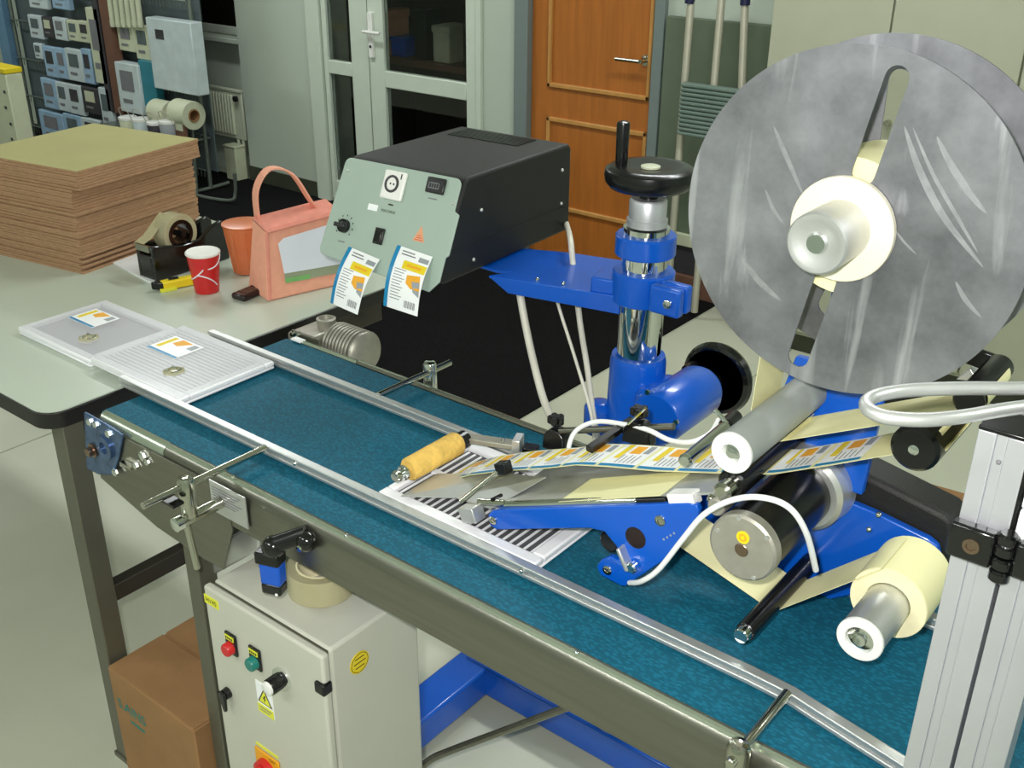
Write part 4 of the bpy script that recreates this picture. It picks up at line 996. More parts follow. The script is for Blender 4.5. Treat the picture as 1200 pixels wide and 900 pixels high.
# collars
def collar(name, py0, py1, r0, mt='blue_paint'):
    z0, z1 = zc(py1), zc(py0)
    return MB().revolve((SX, SY, z0), (0, 0, 1), [(0, .0415), (0, r0 - .002), (.002, r0), (z1 - z0 - .003, r0), (z1 - z0, r0 - .003), (z1 - z0, .0415)], 44).build(name, mt, sd)
collar('top_collar', 274, 298, .054)
z0, z1 = zc(352), zc(316)
ac = MB().revolve((SX, SY, z0), (0, 0, 1), [(0, .0415), (0, .054), (.002, .056), (z1 - z0 - .003, .056), (z1 - z0, .053), (z1 - z0, .0415)], 44).build('arm_collar', 'blue_paint', sd)
zl = (z0 + z1) / 2
lug = MB()
for dy in (-.014, .014): lug.box(SX + .045, SX + .105, SY - .03 + dy - .010, SY - .03 + dy + .010, z0 + .004, z1 - .004)
lug.build('clamp_lug', 'blue_paint', ac, bevel=.005, seg=3)
MB().revolve((SX + .085, SY - .056, zl), (0, -1, 0), [(0, .008), (.004, .008), (.006, .005)], 12).build('clamp_bolt', 'chrome', ac)
# bracket arm to the control box (flat angle section), pointed outer end
zA0 = 1.127                                  # top of the arm = underside of the control box
tipA = PZ(582, 316, zA0); root = V(SX, SY, zA0); dA = (tipA - root).normalized(); nA = V(-dA.y, dA.x, 0)
LA = (tipA - root).length
def aq(l, w_, h): return root + dA * l + nA * w_ + V(0, 0, h)
arm = MB().prism([aq(.03, -.035, -.006), aq(.03, .035, -.006), aq(LA, .035, -.006), aq(LA - .07, -.05, -.006)], (0, 0, .006))
arm.prism([aq(.03, .028, -.034), aq(LA - .04, .028, -.030), aq(LA, .028, -.003), aq(.03, .028, -.003)], nA * .007)
arm.build('box_arm', 'blue_paint', ac, bevel=.0015)
MB().prism([aq(.03, -.03, -.003), aq(.03, .03, -.003), aq(.09, .03, -.003), aq(.09, -.03, -.003)], (0, 0, .03)).build('arm_root', 'blue_paint', ac, bevel=.004)
MB().prism([PZ(*q_, zA0 - .006) for q_ in ((582, 320), (728, 334), (728, 308), (668, 299), (590, 292), (535, 306))], (0, 0, .0055)).build('box_plate', 'blue_paint', ac, bevel=.001)
for l_ in (LA * .5, LA * .68): MB().sphere(aq(l_, .02, .001), .0045, 10).build('arm_screw', 'chrome', ac)
# spindle cap and top handwheel
zs0, zs1 = zc(264), zc(232)
MB().revolve((SX, SY, zs0), (0, 0, 1), [(0, .036), (.012, .036), (.013, .033), (zs1 - zs0 - .004, .033), (zs1 - zs0, .030), (zs1 - zs0, .02)], 36).build('spindle_cap', 'alu_anodised', sd)
zh = zc(205)
hwt = MB().revolve((SX, SY, zh - .024), (0, 0, 1), [(0, .018), (.004, .03), (.006, .055), (.002, .062), (.004, .070), (.013, .077), (.024, .079), (.034, .077), (.039, .070), (.040, .055), (.036, .03), (.036, .001)], 56).build('handwheel', 'black_plastic', sd)
MB().cyl((SX, SY, zs1 - .01), (SX, SY, zh - .015), .016, n=20).build('handwheel_hub', 'black_plastic', hwt)
MB().revolve((SX, SY, zh + .0125), (0, 0, 1), [(0, .017), (.003, .017), (.004, .014), (.004, .001)], 28).build('centre_cap', 'pack_cream', hwt)
gx_ = V(SX - .048, SY - .018, zh + .012)
MB().revolve(gx_, (0, 0, 1), [(0, .0095), (.004, .0105), (.07, .0115), (.074, .0105), (.076, .006)], 20).build('crank_grip', 'black_plastic', hwt)
# thin tie rod near the floor
MB().tube(smooth_path([PZ(487, 905, .14), PZ(505, 890, .16), PZ(530, 879, .18), PZ(600, 853, .25), PZ(667, 828, .32)], 4), .008, 8).build('tie_rod', 'steel', sd)

# ================================================================ control box on the arm
bz0, bz1 = 1.128, 1.312; yawb = math.radians(3.0); oX, oY = -1.372, 1.412
ex = V(math.cos(yawb), math.sin(yawb), 0); ey = V(-math.sin(yawb), math.cos(yawb), 0); up = V(0, 0, 1)
Bw = .142
def kb(u, v, h): return V(oX, oY, 0) + ex * u + ey * v + up * h
bx = thing('control_box', 'black control box with sloping pale green front panel on the blue arm', 'control unit', kb(0, .15, bz0))
lean = .085                                             # how far the panel foot stands forward
sh_ = [(-lean + .02, bz0), (-lean - .004, bz0 + .012), (0, bz1 - .006), (.012, bz1), (.347, bz1), (.355, bz1 - .01), (.355, bz0 + .012), (.347, bz0)]
shell = MB().prism([kb(-Bw, v, h) for v, h in sh_], ex * 2 * Bw).build('housing', 'black_box', bx, bevel=.007, seg=3)
# front panel plate standing proud, notched at its right edge
pn = (kb(0, 0, bz1) - kb(0, -lean, bz0)).normalized(); nb = ex.cross(pn)   # outward normal
Hp = (kb(0, 0, bz1) - kb(0, -lean, bz0)).length
def pq(u, t_, off=.0): return kb(u, -lean, bz0) + pn * t_ + nb * (off + .006)
r_ = .014; out = []
for (cu_, ct_, a0) in ((Bw - r_, Hp - r_ - .004, 0), (-Bw + r_, Hp - r_ - .004, 90), (-Bw - .012 + r_, r_ + .004, 180)):
    for k in range(6): 
        a = math.radians(a0 + 18 * k); out.append((cu_ + r_ * math.cos(a), ct_ + r_ * math.sin(a)))
out += [(Bw - .012, -.012), (Bw + .006, .01), (Bw + .006, .055), (Bw + .012, .06), (Bw + .012, .135), (Bw, .14)]
pf = MB().prism([pq(u, t_, 0) for u, t_ in out], nb * .004).build('front_panel', 'panel_green', bx, bevel=.0012)
O2 = .0042
def pbox(name, u, t_, hu, ht, hd, mt, par=pf, off=O2, bev=.0): return MB().obox(pq(u, t_, off + hd), ex * hu, pn * ht, nb * hd).build(name, mt, par, bevel=bev, smooth=bool(bev))
def pix_panel(x, y):      # photo pixel -> (u, t) on the panel plane
    dd = ray(x, y); p0 = pq(0, 0, O2); s_ = (p0 - CAM).dot(nb) / dd.dot(nb); P = CAM + dd * s_ - p0
    return P.dot(ex), P.dot(pn)
u, t_ = pix_panel(463, 218)
sc_ = pbox('socket_plate', u, t_, .026, .027, .004, 'white_plastic', bev=.003)
MB().ring(pq(u - .002, t_ + .002, O2 + .008), pq(u - .002, t_ + .002, O2 + .010), .0165, .012, 28).build('socket_ring', 'black_plastic', sc_)
MB().cyl(pq(u - .002, t_ + .002, O2 + .007), pq(u - .002, t_ + .002, O2 + .0085), .012, n=24).build('socket_well', 'white_plastic', sc_)
for dx_ in (-.005, .003): MB().cyl(pq(u + dx_, t_ + .002, O2 + .0085), pq(u + dx_, t_ + .002, O2 + .009), .002, n=8).build('socket_hole', 'ink', sc_)
MB().obox(pq(u + .017, t_ + .018, O2 + .0085), ex * .001, pn * .005, nb * .0004).build('socket_mark', 'ink', sc_)
u, t_ = pix_panel(512, 218)
ds = pbox('counter_frame', u, t_, .021, .0145, .003, 'black_plastic', bev=.002)
pbox('counter_window', u - .002, t_ - .001, .012, .0055, .0004, 'ink_grey', ds, O2 + .006)
for k in range(4): pbox('counter_digit', u - .010 + k * .0055, t_ - .001, .0018, .004, .0003, 'ink', ds, O2 + .0068)
u, t_ = pix_panel(507, 233); pbox('caption', u, t_, .010, .0012, .0002, 'ink_grey')
u, t_ = pix_panel(458, 240); pbox('caption', u, t_, .006, .0014, .0002, 'ink')
u, t_ = pix_panel(437, 243); pbox('caption_strip', u, t_, .012, .006, .0003, 'label_white')
u, t_ = pix_panel(455, 248); text_mesh('caption_text', 'MACHINE', pq(u, t_, O2), ex, pn, .008, 'ink', pf)
u, t_ = pix_panel(404, 265)
kn = MB().revolve(pq(u, t_, O2), nb, [(0, .0135), (.008, .013), (.009, .011)], 24).build('rotary_knob', 'black_plastic', pf)
MB().obox(pq(u, t_, O2 + .013), ex * .014, pn * .0045, nb * .005).build('knob_wing', 'black_plastic', kn, bevel=.002)
for k in range(9):
    th = math.radians(-40 + k * 32); MB().obox(pq(u + .021 * math.cos(th), t_ + .021 * math.sin(th), O2 + .0002), ex * .0009, pn * .0018, nb * .0002).build('scale_mark', 'ink', kn, smooth=False)
u, t_ = pix_panel(400, 283); pbox('caption', u, t_, .008, .0012, .0002, 'ink_grey')
u, t_ = pix_panel(445, 277)
sw = pbox('rocker_frame', u, t_, .011, .0155, .0025, 'black_plastic', bev=.0015)
MB().prism([pq(u - .008, t_ - .012, O2 + .005), pq(u + .008, t_ - .012, O2 + .005), pq(u + .008, t_ + .012, O2 + .005), pq(u - .008, t_ + .012, O2 + .005)], nb * .003).build('rocker', 'black_gloss', sw, bevel=.001)
u, t_ = pix_panel(492, 275)
MB().prism([pq(u - .014, t_ - .013, O2), pq(u + .014, t_ - .013, O2), pq(u, t_ + .017, O2)], nb * .0003).build('warning_triangle', 'orange_pale', pf, smooth=False)
for k in range(3): pbox('triangle_text', u, t_ - .002 - k * .004, .004 + .0025 * k, .0006, .0002, 'red', pf, O2 + .0003)
for (a_, b_) in ((-Bw + .012, Hp - .03), (Bw - .006, Hp - .05)): MB().sphere(pq(a_, b_, O2), .003, 8).build('panel_screw', 'alu', pf)
# side seams, screws, vent ridges
MB().obox(kb(Bw + .0006, .15, bz0 + .055), ex * .0008, ey * .19, up * .0012).build('side_seam', 'ink', shell)
for (v, h) in ((.045, bz0 + .115), (.02, bz0 + .025), (.32, bz0 + .135), (.32, bz0 + .065)): MB().sphere(kb(Bw + .0005, v, h), .0038, 10).build('side_screw', 'alu', shell)
for k in range(9): MB().obox(kb(-.02 + .0, .265 + k * .008, bz1 + .0006), ex * .09, ey * .0022, up * .001).build('vent_ridge', 'black_plastic', shell, smooth=False)
MB().obox(kb(0, .356, (bz0 + bz1) / 2), ex * .13, ey * .003, up * .07).build('rear_panel', 'black_plastic', bx)

# hanging label stickers on the panel foot
def sticker(px4, label, curl):
    us = []
    P0 = [None] * 4
    q = []
    for i, (x, y) in enumerate(px4):         # TL, TR, BR, BL
        dd = ray(x, y); off = O2 + (.0015 if i < 2 else .004 + curl); p0 = pq(0, 0, off); s_ = (p0 - CAM).dot(nb) / dd.dot(nb); q.append(CAM + dd * s_)
    TL, TR, BR, BL = q
    nrm = (TR - TL).cross(BL - TL).normalized()
    if nrm.dot(CAM - TL) < 0: nrm = -nrm
    def at(a_, b_, o=0.0):   # a_ across 0..1, b_ down 0..1, slight bow
        p = TL.lerp(TR, a_).lerp(BL.lerp(BR, a_), b_); return p + nrm * (o + .010 * math.sin(b_ * PI) - (0.006 * (1 - a_) ** 2) * b_)
    t = thing('label_sticker', label, 'label', BL.lerp(BR, .5))
    n_ = 8; m = MB()
    for i in range(n_):
        for j in range(4):
            a0, a1, b0, b1 = j / 4, (j + 1) / 4, i / n_, (i + 1) / n_
            m.quad(at(a0, b0), at(a1, b0), at(a1, b1), at(a0, b1))
            m.quad(at(a0, b0, -.0006), at(a0, b1, -.0006), at(a1, b1, -.0006), at(a1, b0, -.0006))
    m.build('paper', 'label_white', t, smooth=False)
    def patch(name, a0, a1, b0, b1, mt, o=.0005):
        m = MB(); k_ = max(1, int((b1 - b0) * 8))
        for i in range(k_):
            c0, c1 = b0 + (b1 - b0) * i / k_, b0 + (b1 - b0) * (i + 1) / k_
            m.quad(at(a0, c0, o), at(a1, c0, o), at(a1, c1, o), at(a0, c1, o))
        m.build(name, mt, t, smooth=False)
    patch('blue_stripe', 0, .11, 0, 1, 'label_blue')
    patch('yellow_banner', .34, .98, .2, .34, 'yellow'); patch('banner_text', .46, .86, .25, .29, 'orange', .0009)
    patch('logo', .7, .97, .08, .16, 'label_grey'); patch('heading', .2, .55, .05, .07, 'ink_grey'); patch('heading', .2, .6, .1, .12, 'ink_grey')
    for k in range(11): patch('text_line', .17, .50 - .04 * (k % 3), .36 + k * .047, .372 + k * .047, 'ink_grey')
    m = MB(); m.add([at(.55, .42, .0007), at(.9, .38, .0007), at(.97, .62, .0007), at(.72, .62, .0007), at(.56, .55, .0007)], [(0, 1, 2, 3, 4)]); m.build('picture', 'orange', t, smooth=False)
    m = MB(); m.add([at(.72, .5, .0009), at(.93, .48, .0009), at(.98, .72, .0009), at(.8, .66, .0009)], [(0, 1, 2, 3)]); m.build('picture_shade', 'label_grey', t, smooth=False)
    for k in range(9): patch('barcode_bar', .60 + k * .036, .615 + k * .036 + .008 * (k % 2), .82, .93, 'ink_grey')
    return t
sticker(((409, 289), (445, 304), (419, 369), (385, 354)), 'narrower printed label with blue edge on the control box panel corner', .012)
sticker(((466, 287), (507, 301), (489, 371), (447, 357)), 'printed label with blue edge below the orange warning triangle', .012)

# cables dropping behind the conveyor
def cable(name, pts, r, label, mt='cable_white'):
    return tag(MB().tube(smooth_path(pts, 8), r, 10).build(name, mt), label, 'cable')
cable('power_cable', [PY(606, 322, 1.50), PY(612, 360, 1.49), PY(622, 410, 1.47), PY(636, 465, 1.42), PY(650, 500, 1.36), PY(655, 530, 1.30)], .0075, 'thick beige cable hanging from the arm to the sensor clamp')
cable('signal_cable', [PY(645, 322, 1.53), PY(655, 360, 1.52), PY(674, 420, 1.50), PY(692, 482, 1.46), PY(697, 520, 1.40)], .0032, 'thin white cable between two beige cables')
cable('sensor_cable', [PZ(662, 257, 1.126), PY(668, 278, 1.63), PY(672, 315, 1.60), PY(680, 380, 1.57), PY(688, 430, 1.56), PY(696, 490, 1.48), PY(703, 525, 1.42)], .0058, 'medium beige cable running from the box rear beside the column')

# ================================================================ label applicator head
YF = 1.01           # front tips of the overhung shafts
YP = 1.215          # blue back plate
W0, W1 = 1.094, 1.176  # label web, near and far edge
WE = V(0, W1 - W0, 0)
hd_ = thing('label_applicator_head', 'blue label applicator head with rollers, motor and big metal reel discs', 'labelling head', (-.55, 1.12, .94))
def axis_at(x, y, yf=YF): p = PY(x, y, yf); return p.x, p.z
def shaft(name, q, r, y0, y1, mt, par=hd_, n=28, bev=.002):
    x, z = axis_at(*q, y0); return MB().rcyl((x, y0, z), (x, y1, z), r, bev, n).build(name, mt, par)
def poly_y(pts, Y): return [PY(x, y, Y) for x, y in pts]
# back plate
MB().prism(poly_y([(915, 462), (932, 418), (985, 430), (968, 500), (950, 545), (966, 552), (984, 584), (1025, 601), (1088, 632), (1098, 641), (1101, 655), (1094, 668), (1040, 690), (955, 706), (905, 690), (852, 640), (862, 566), (900, 520)], YP), (0, .012, 0)).build('back_plate', 'blue_paint', hd_, bevel=.002)
MB().prism(poly_y([(905, 566), (962, 546), (988, 543), (1108, 604), (1117, 613), (1117, 624), (1100, 702), (1040, 700), (960, 690)], YP + .014), (0, .06, 0)).build('rear_cover', 'black_box', hd_, bevel=.008, seg=3)
MB().prism(poly_y([(938, 430), (985, 430), (1000, 470), (965, 540), (925, 520)], YP + .013), (0, .02, 0)).build('reel_arm_cover', 'black_plastic', hd_, bevel=.002)
for q in ((1030, 603), (1019, 620)):
    P = PY(*q, YP); MB().sphere((P.x, YP - .001, P.z), .0045, 10).build('plate_screw', 'chrome', hd_)
# reel discs
dcx, dcz = axis_at(956, 286, YF); YD = 1.082
RD = .190
def slot_disc(Y, R, name, th=.0022, angs=(79, 259), s1=.86):
    # disc in the XZ plane with two radial slots cut through
    ang = [math.radians(a_) for a_ in angs]
    n_ = 144; s0, hw2 = .33, .0125
    # outer boundary points and slot loops, triangulated by bmesh
    import bmesh
    bm = bmesh.new()
    def loop(pts): 
        vs = [bm.verts.new((dcx + x, Y, dcz + z)) for x, z in pts]
        return [bm.edges.new((vs[i], vs[(i + 1) % len(vs)])) for i in range(len(vs))]
    es = loop([(R * math.cos(2 * PI * i / n_), R * math.sin(2 * PI * i / n_)) for i in range(n_)])
    for a in ang:
        d = (math.cos(a), math.sin(a)); p = (-d[1], d[0]); L = []
        for (s_, sg) in ((R * s1, 1), (R * s0, -1)):
            for k in range(9):
                th_ = -PI / 2 + PI * k / 8
                L.append((d[0] * (s_ + sg * hw2 * math.cos(th_)) + p[0] * sg * hw2 * math.sin(th_), d[1] * (s_ + sg * hw2 * math.cos(th_)) + p[1] * sg * hw2 * math.sin(th_)))
        es += loop(L)
    bmesh.ops.triangle_fill(bm, use_beauty=True, use_dissolve=False, edges=es)
    r = bmesh.ops.extrude_face_region(bm, geom=list(bm.faces))
    for v in [g for g in r['geom'] if isinstance(g, bmesh.types.BMVert)]: v.co.y += th
    bmesh.ops.recalc_face_normals(bm, faces=bm.faces)
    me = bpy.data.meshes.new(name); bm.to_mesh(me); bm.free(); me.materials.append(MATS['disc_alu'])
    o = bpy.data.objects.new(name, me); COL.objects.link(o); attach(o, hd_); return o
slot_disc(YD, RD, 'front_reel_disc'); slot_disc(W1 + .014, RD, 'rear_reel_disc', angs=(91, 251), s1=.74)
mat('scuff', (214, 215, 220), 0.4, metal=0.7, alpha=0.5, var=0.15, scale=60)
for q_, wq in ((((907, 148), (915, 168), (928, 198), (942, 230)), 6), (((1060, 148), (1077, 198), (1106, 254), (1152, 313)), 9), (((1070, 150), (1094, 205), (1124, 258), (1146, 296)), 5), (((1098, 160), (1114, 192), (1136, 226), (1156, 250)), 9), (((897, 222), (906, 244), (918, 262)), 5), (((1048, 268), (1060, 284), (1074, 298)), 3), (((868, 300), (890, 330), (915, 352)), 8), (((1120, 330), (1132, 352), (1150, 372)), 6)):
    pts_ = smooth_path([PY(a_, b_, YD) for a_, b_ in q_], 6); L0, L1 = [], []; hw_s = rad(wq / 2, pts_[0])
    for k_, p_ in enumerate(pts_):
        d_ = (pts_[min(k_ + 1, len(pts_) - 1)] - pts_[max(k_ - 1, 0)]).normalized(); nn_ = V(d_.z, 0, -d_.x); wk = hw_s * math.sin(PI * (k_ + .3) / (len(pts_) - .4)) ** .7
        L0.append(p_ + nn_ * wk - V(0, .0002, 0)); L1.append(p_ - nn_ * wk - V(0, .0002, 0))
    MB().add(L0 + L1, [(k_, k_ + 1, len(L0) + k_ + 1, len(L0) + k_) for k_ in range(len(L0) - 1)]).build('scuff_mark', 'scuff', hd_, smooth=False)
MB().ring((dcx, YD + .006, dcz), (dcx, W1 + .012, dcz), .076, .04, 48).build('label_roll', 'paper_yellow', hd_)
MB().ring((dcx, YD - .010, dcz), (dcx, YD - .0005, dcz), .0575, .03, 48).build('hub_flange', 'cream', hd_, bevel=.0015)
hubo = MB().revolve((dcx, YF, dcz), (0, 1, 0), [(.003, .019), (0, .025), (0, .031), (.002, .033), (.10, .033), (W1 + .03 - YF, .033)], 40).build('hub_shaft', 'alu', hd_)
MB().revolve((dcx, YF + .006, dcz), (0, -1, 0), [(0, .02), (.002, .019), (.003, .012), (.007, .010), (.007, .001)], 28).build('hub_screw', 'chrome', hubo)
MB().prism([V(dcx - .05, W1 + .03, dcz + .04), V(dcx + .05, W1 + .03, dcz + .04), V(dcx + .035, W1 + .03, 1.2), V(dcx + .03, W1 + .03, 1.08), V(dcx - .06, W1 + .03, 1.08), V(dcx - .05, W1 + .03, 1.2)], (0, .012, 0)).build('reel_arm', 'blue_paint', hd_, bevel=.002)
# big grey roller
x, z = axis_at(857, 531, .995)
rr = .0255
rl = MB().rcyl((x, .999, z), (x, YP, z), rr - .001, .001, 36).build('guide_roller', 'rubber_grey', hd_)
MB().ring((x, .993, z), (x, 1.0, z), rr, .012, 36).build('roller_end_ring', 'white_plastic', rl, bevel=.0015)
MB().revolve((x, .999, z), (0, -1, 0), [(0, .012), (.001, .012), (.002, .007), (.005, .0065), (.006, .003)], 20).build('roller_screw', 'chrome', rl)
RX, RZ = x, z
# black pinch roller under it
x, z = axis_at(845, 578, 1.02)
pr2 = MB().rcyl((x, 1.045, z), (x, YP, z), .019, .003, 28).build('pinch_roller', 'black_plastic', hd_)
MB().rcyl((x, 1.02, z), (x, 1.05, z), .012, .004, 20).build('roller_tip', 'rod_chrome', pr2)
PRX, PRZ = x, z
MB().rcyl((x - .01, 1.03, z - .03), (x - .01, 1.06, z - .03), .012, .002, 18).build('knurled_nut', 'cast_alu', hd_)
# stepper motor
x, z = axis_at(869, 643, YF)
mr_ = rad(43, PY(869, 643, YF))
mo = MB().revolve((x, YF, z), (0, 1, 0), [(0, mr_ - .003), (.003, mr_), (.016, mr_), (.016, mr_ - .001)], 48).build('motor', 'cast_alu', hd_)
MB().rcyl((x, YF + .016, z), (x, YF + .165, z), mr_ - .0015, .002, 48).build('motor_housing', 'black_plastic', mo)
MB().revolve((x, YF + .165, z), (0, 1, 0), [(0, mr_ - .002), (0, mr_ + .006), (.006, mr_ + .012), (.02, mr_ + .013), (YP - YF - .165, mr_ + .016)], 48).build('motor_flange', 'alu', mo)
MB().revolve((x, YF - .0004, z - .002), (0, -1, 0), [(0, .009), (.001, .008), (.0012, .004)], 20).build('shaft_hole', 'copper', mo)
P = PY(870, 637, YF); 
sk = MB().cyl((P.x, YF, P.z + .009), (P.x, YF - .0012, P.z + .009), .0085, n=22).build('yellow_sticker', 'yellow', mo)
MB().ring((P.x, YF - .001, P.z + .009), (P.x, YF - .0016, P.z + .009), .0055, .0025, 18).build('sticker_mark', 'orange', sk)
for (dx_, dz_) in ((-.034, .012), (.02, -.034), (.03, .028), (-.008, .04)): MB().cyl((x + dx_, YF + .001, z + dz_), (x + dx_, YF - .0008, z + dz_), .003, n=8).build('motor_screw', 'alu', mo)
MX, MZ = x, z
# cable of the motor
cab = [PY(738, 683, 1.02), PY(752, 681, 1.0), PY(772, 667, .995), PY(800, 632, .995), PY(825, 603, .995), PY(858, 586, .995), PY(893, 583, .995), PY(925, 595, 1.0), PY(945, 625, 1.02), PY(956, 668, 1.06)]
MB().tube(smooth_path(cab, 8), .0037, 10).build('motor_cable', 'cable_bright', hd_)
# lower black guide rod
x, z = axis_at(868, 746, YF - .005)
rb_ = MB().rcyl((x, YF + .006, z), (x, YP, z), .0125, .001, 24).build('guide_rod', 'black_plastic', hd_)
MB().rcyl((x, YF - .006, z), (x, YF + .008, z), .0105, .0015, 22).build('rod_end', 'chrome', rb_)
GX, GZ = x, z
# rewind spool
x, z = axis_at(1007, 750, YF)
sp = MB().rcyl((x, YF + .004, z), (x, YP, z), .0265, .002, 36).build('rewind_spool', 'alu', hd_)
MB().ring((x, YF - .001, z), (x, YF + .006, z), .0275, .017, 36).build('spool_end_ring', 'white_plastic', sp, bevel=.0015)
MB().revolve((x, YF + .004, z), (0, -1, 0), [(0, .017), (.001, .0165), (.0015, .008), (.006, .0075), (.006, .003)], 22).build('spool_screw', 'chrome', sp)
MB().ring((x, W0 + .005, z), (x, W1 + .012, z), .047, .027, 44).build('waste_roll', 'paper_yellow', hd_, bevel=.001)
MB().ring((x, W0 + .0035, z), (x, W0 + .006, z), .0465, .028, 44).build('waste_roll_face', 'paper_core', hd_)
PXs, PZs = x, z
# black roller at the right with screw
x, z = axis_at(1071, 527, 1.075)
br = MB().rcyl((x, 1.075, z), (x, YP + .01, z), .0275, .004, 32).build('turn_roller', 'black_plastic', hd_)
MB().revolve((x, 1.0755, z), (0, -1, 0), [(0, .0065), (.002, .006), (.003, .003)], 16).build('roller_screw', 'chrome', br)
TX_, TZ_ = x, z
# upper right roller that the web turns round
P = PY(1143, 455, 1.12); UX, UZ = P.x + .004, P.z
ur = MB().rcyl((UX, W0 - .006, UZ), (UX, W1 + .02, UZ), .0155, .002, 24).build('dancer_roller', 'black_plastic', hd_)
MB().rcyl((UX, W0 - .012, UZ), (UX, W0 - .005, UZ), .0165, .002, 24).build('dancer_flange', 'black_plastic', ur)
MB().bar((TX_ + .01, YP + .004, TZ_), (-.47, YP + .004, TZ_ - .02), .008, .03).build('roller_bracket', 'black_plastic', hd_, bevel=.002)
MB().bar((UX, W1 + .022, UZ), (dcx, W1 + .022, UZ + .02), .008, .022).build('dancer_bracket', 'black_plastic', hd_, bevel=.002)
MB().prism(poly_y([(1120, 445), (1137, 432), (1148, 448)], 1.19), (0, .02, 0)).build('dancer_lever', 'alu', hd_, bevel=.001)

# ---- paper web: reel -> grey roller -> dancer -> turn roller -> peel plate -> drive -> rewind
def arc(cx, cz, r, a0, a1, n_=8): return [V(cx + r * math.cos(math.radians(a0 + (a1 - a0) * i / n_)), W0, cz + r * math.sin(math.radians(a0 + (a1 - a0) * i / n_))) for i in range(n_ + 1)]
wr = rr + .001
A_ = arc(dcx, dcz, .090, 200, 185, 4)
MB().sheet([V(dcx - .0755, W0, dcz - .01)] + arc(RX, RZ, wr, 172, 330, 12), WE).build('web_from_reel', 'paper_yellow', hd_)
MB().sheet(arc(RX, RZ, wr + .0002, 285, 300, 3)[:1] + [V(UX - .002, W0, UZ - .0168)] + arc(UX, UZ, .0168, 275, 395, 8)[1:], WE).build('web_to_dancer', 'paper_yellow', hd_)
lp = [PY(x_, y_, W0) for x_, y_ in ((512, 566), (550, 557), (590, 552), (640, 549), (675, 545), (713, 547), (767, 552), (822, 554), (905, 556), (975, 545), (1050, 532))]
MB().sheet(lp, WE, .0005).build('label_web', 'paper_yellow', hd_)
MB().sheet([lp[-1], V(TX_, W0, TZ_ + .0283), V(TX_ + .02, W0, TZ_ + .02), V(TX_ + .0283, W0, TZ_)] , WE).build('web_turn', 'paper_yellow', hd_)
MB().sheet([V(TX_ + .0283, W0, TZ_), V(UX + .0168, W0, UZ)], WE).build('web_riser', 'paper_yellow', hd_)
# labels on the web
import bisect
cum = [0.0]
for i in range(len(lp) - 1): cum.append(cum[-1] + (lp[i + 1] - lp[i]).length)
def on_web(s_):
    s_ = max(0, min(cum[-1] - 1e-6, s_)); i = bisect.bisect_right(cum, s_) - 1; f_ = (s_ - cum[i]) / (cum[i + 1] - cum[i])
    return lp[i].lerp(lp[i + 1], f_)
def web_n(s_):
    d = (on_web(s_ + .004) - on_web(s_ - .004)).normalized(); nn = d.cross(V(0, 1, 0)); return nn if nn.z > 0 else -nn
def web_patch(name, s0, s1, y0_, y1_, o, mt, par, k_=3):
    m = MB()
    for i in range(k_):
        a, b = s0 + (s1 - s0) * i / k_, s0 + (s1 - s0) * (i + 1) / k_
        m.quad(on_web(a) + V(0, y0_, 0) + web_n(a) * o, on_web(b) + V(0, y0_, 0) + web_n(b) * o, on_web(b) + V(0, y1_, 0) + web_n(b) * o, on_web(a) + V(0, y1_, 0) + web_n(a) * o)
    return m.build(name, mt, par, smooth=False)
pitch = .066; nl = int(cum[-1] / pitch)
for k in range(nl):
    s0 = .012 + k * pitch; s1 = s0 + .060
    lb = web_patch('label', s0, s1, .002, W1 - W0 - .003, .0006, 'label_white', hd_)
    web_patch('blue_stripe', s0, s1, .002, .010, .0011, 'label_blue', lb)
    web_patch('yellow_banner', s0 + .008, s0 + .018, .03, .078, .0011, 'yellow', lb, 1)
    web_patch('picture', s0 + .024, s0 + .042, .048, .074, .0011, 'orange', lb, 1)
    web_patch('barcode', s0 + .046, s0 + .056, .05, .076, .0011, 'label_grey', lb, 1)
    for j in range(5): web_patch('text_line', s0 + .02 + j * .007, s0 + .0215 + j * .007, .015, .043 - .004 * (j % 2), .0011, 'ink_grey', lb, 1)
# liner going back: under the motor, round the rod, up to the rewind roll
lq = [PY(x_, y_, W0) for x_, y_ in ((770, 622), (800, 632))]
MB().sheet([V(lq[0].x, W0, lq[0].z)] + arc(GX, GZ, .0132, 235, 290, 5) + [V(PXs - .012, W0 + 0, PZs + .0465)], WE).build('liner_return', 'paper_yellow', hd_)

# ---- peel beak: near cheek plate and its fittings
YC = 1.03
cheek = [(572, 603), (577, 598), (600, 597), (806, 590), (816, 592), (819, 598), (817, 610), (780, 655), (733, 687), (728, 687), (703, 674), (699, 664), (704, 656), (714, 652), (724, 657), (727, 650), (722, 640), (708, 623), (690, 619), (582, 621), (574, 616)]
ck = MB().prism(poly_y(cheek, YC), (0, .010, 0)).build('near_cheek', 'blue_paint', hd_, bevel=.0015)
MB().prism(poly_y([(590, 600), (806, 592), (817, 598), (815, 610), (770, 650), (720, 640), (700, 618), (590, 618)], W1 + .014), (0, .010, 0)).build('far_cheek', 'blue_paint', hd_, bevel=.0015)
for (q, rr_) in (((774, 610), 7), ((712, 668), 6), ((578, 610), 5.5)):
    P = PY(*q, YC); R0 = rad(rr_, P)
    b_ = MB().revolve((P.x, YC, P.z), (0, -1, 0), [(0, R0), (.002, R0), (.003, R0 * .75), (.003, R0 * .45), (.0015, R0 * .4), (.0015, .0001)], 18).build('cheek_bolt', 'rod_chrome', ck)
P = PY(745, 630, YC); R0 = rad(14, P)
MB().revolve((P.x, YC + .0005, P.z), (0, -1, 0), [(0, R0 + .0015), (.001, R0 + .001), (.001, R0 - .001)], 28).build('bore_rim', 'blue_paint', ck)
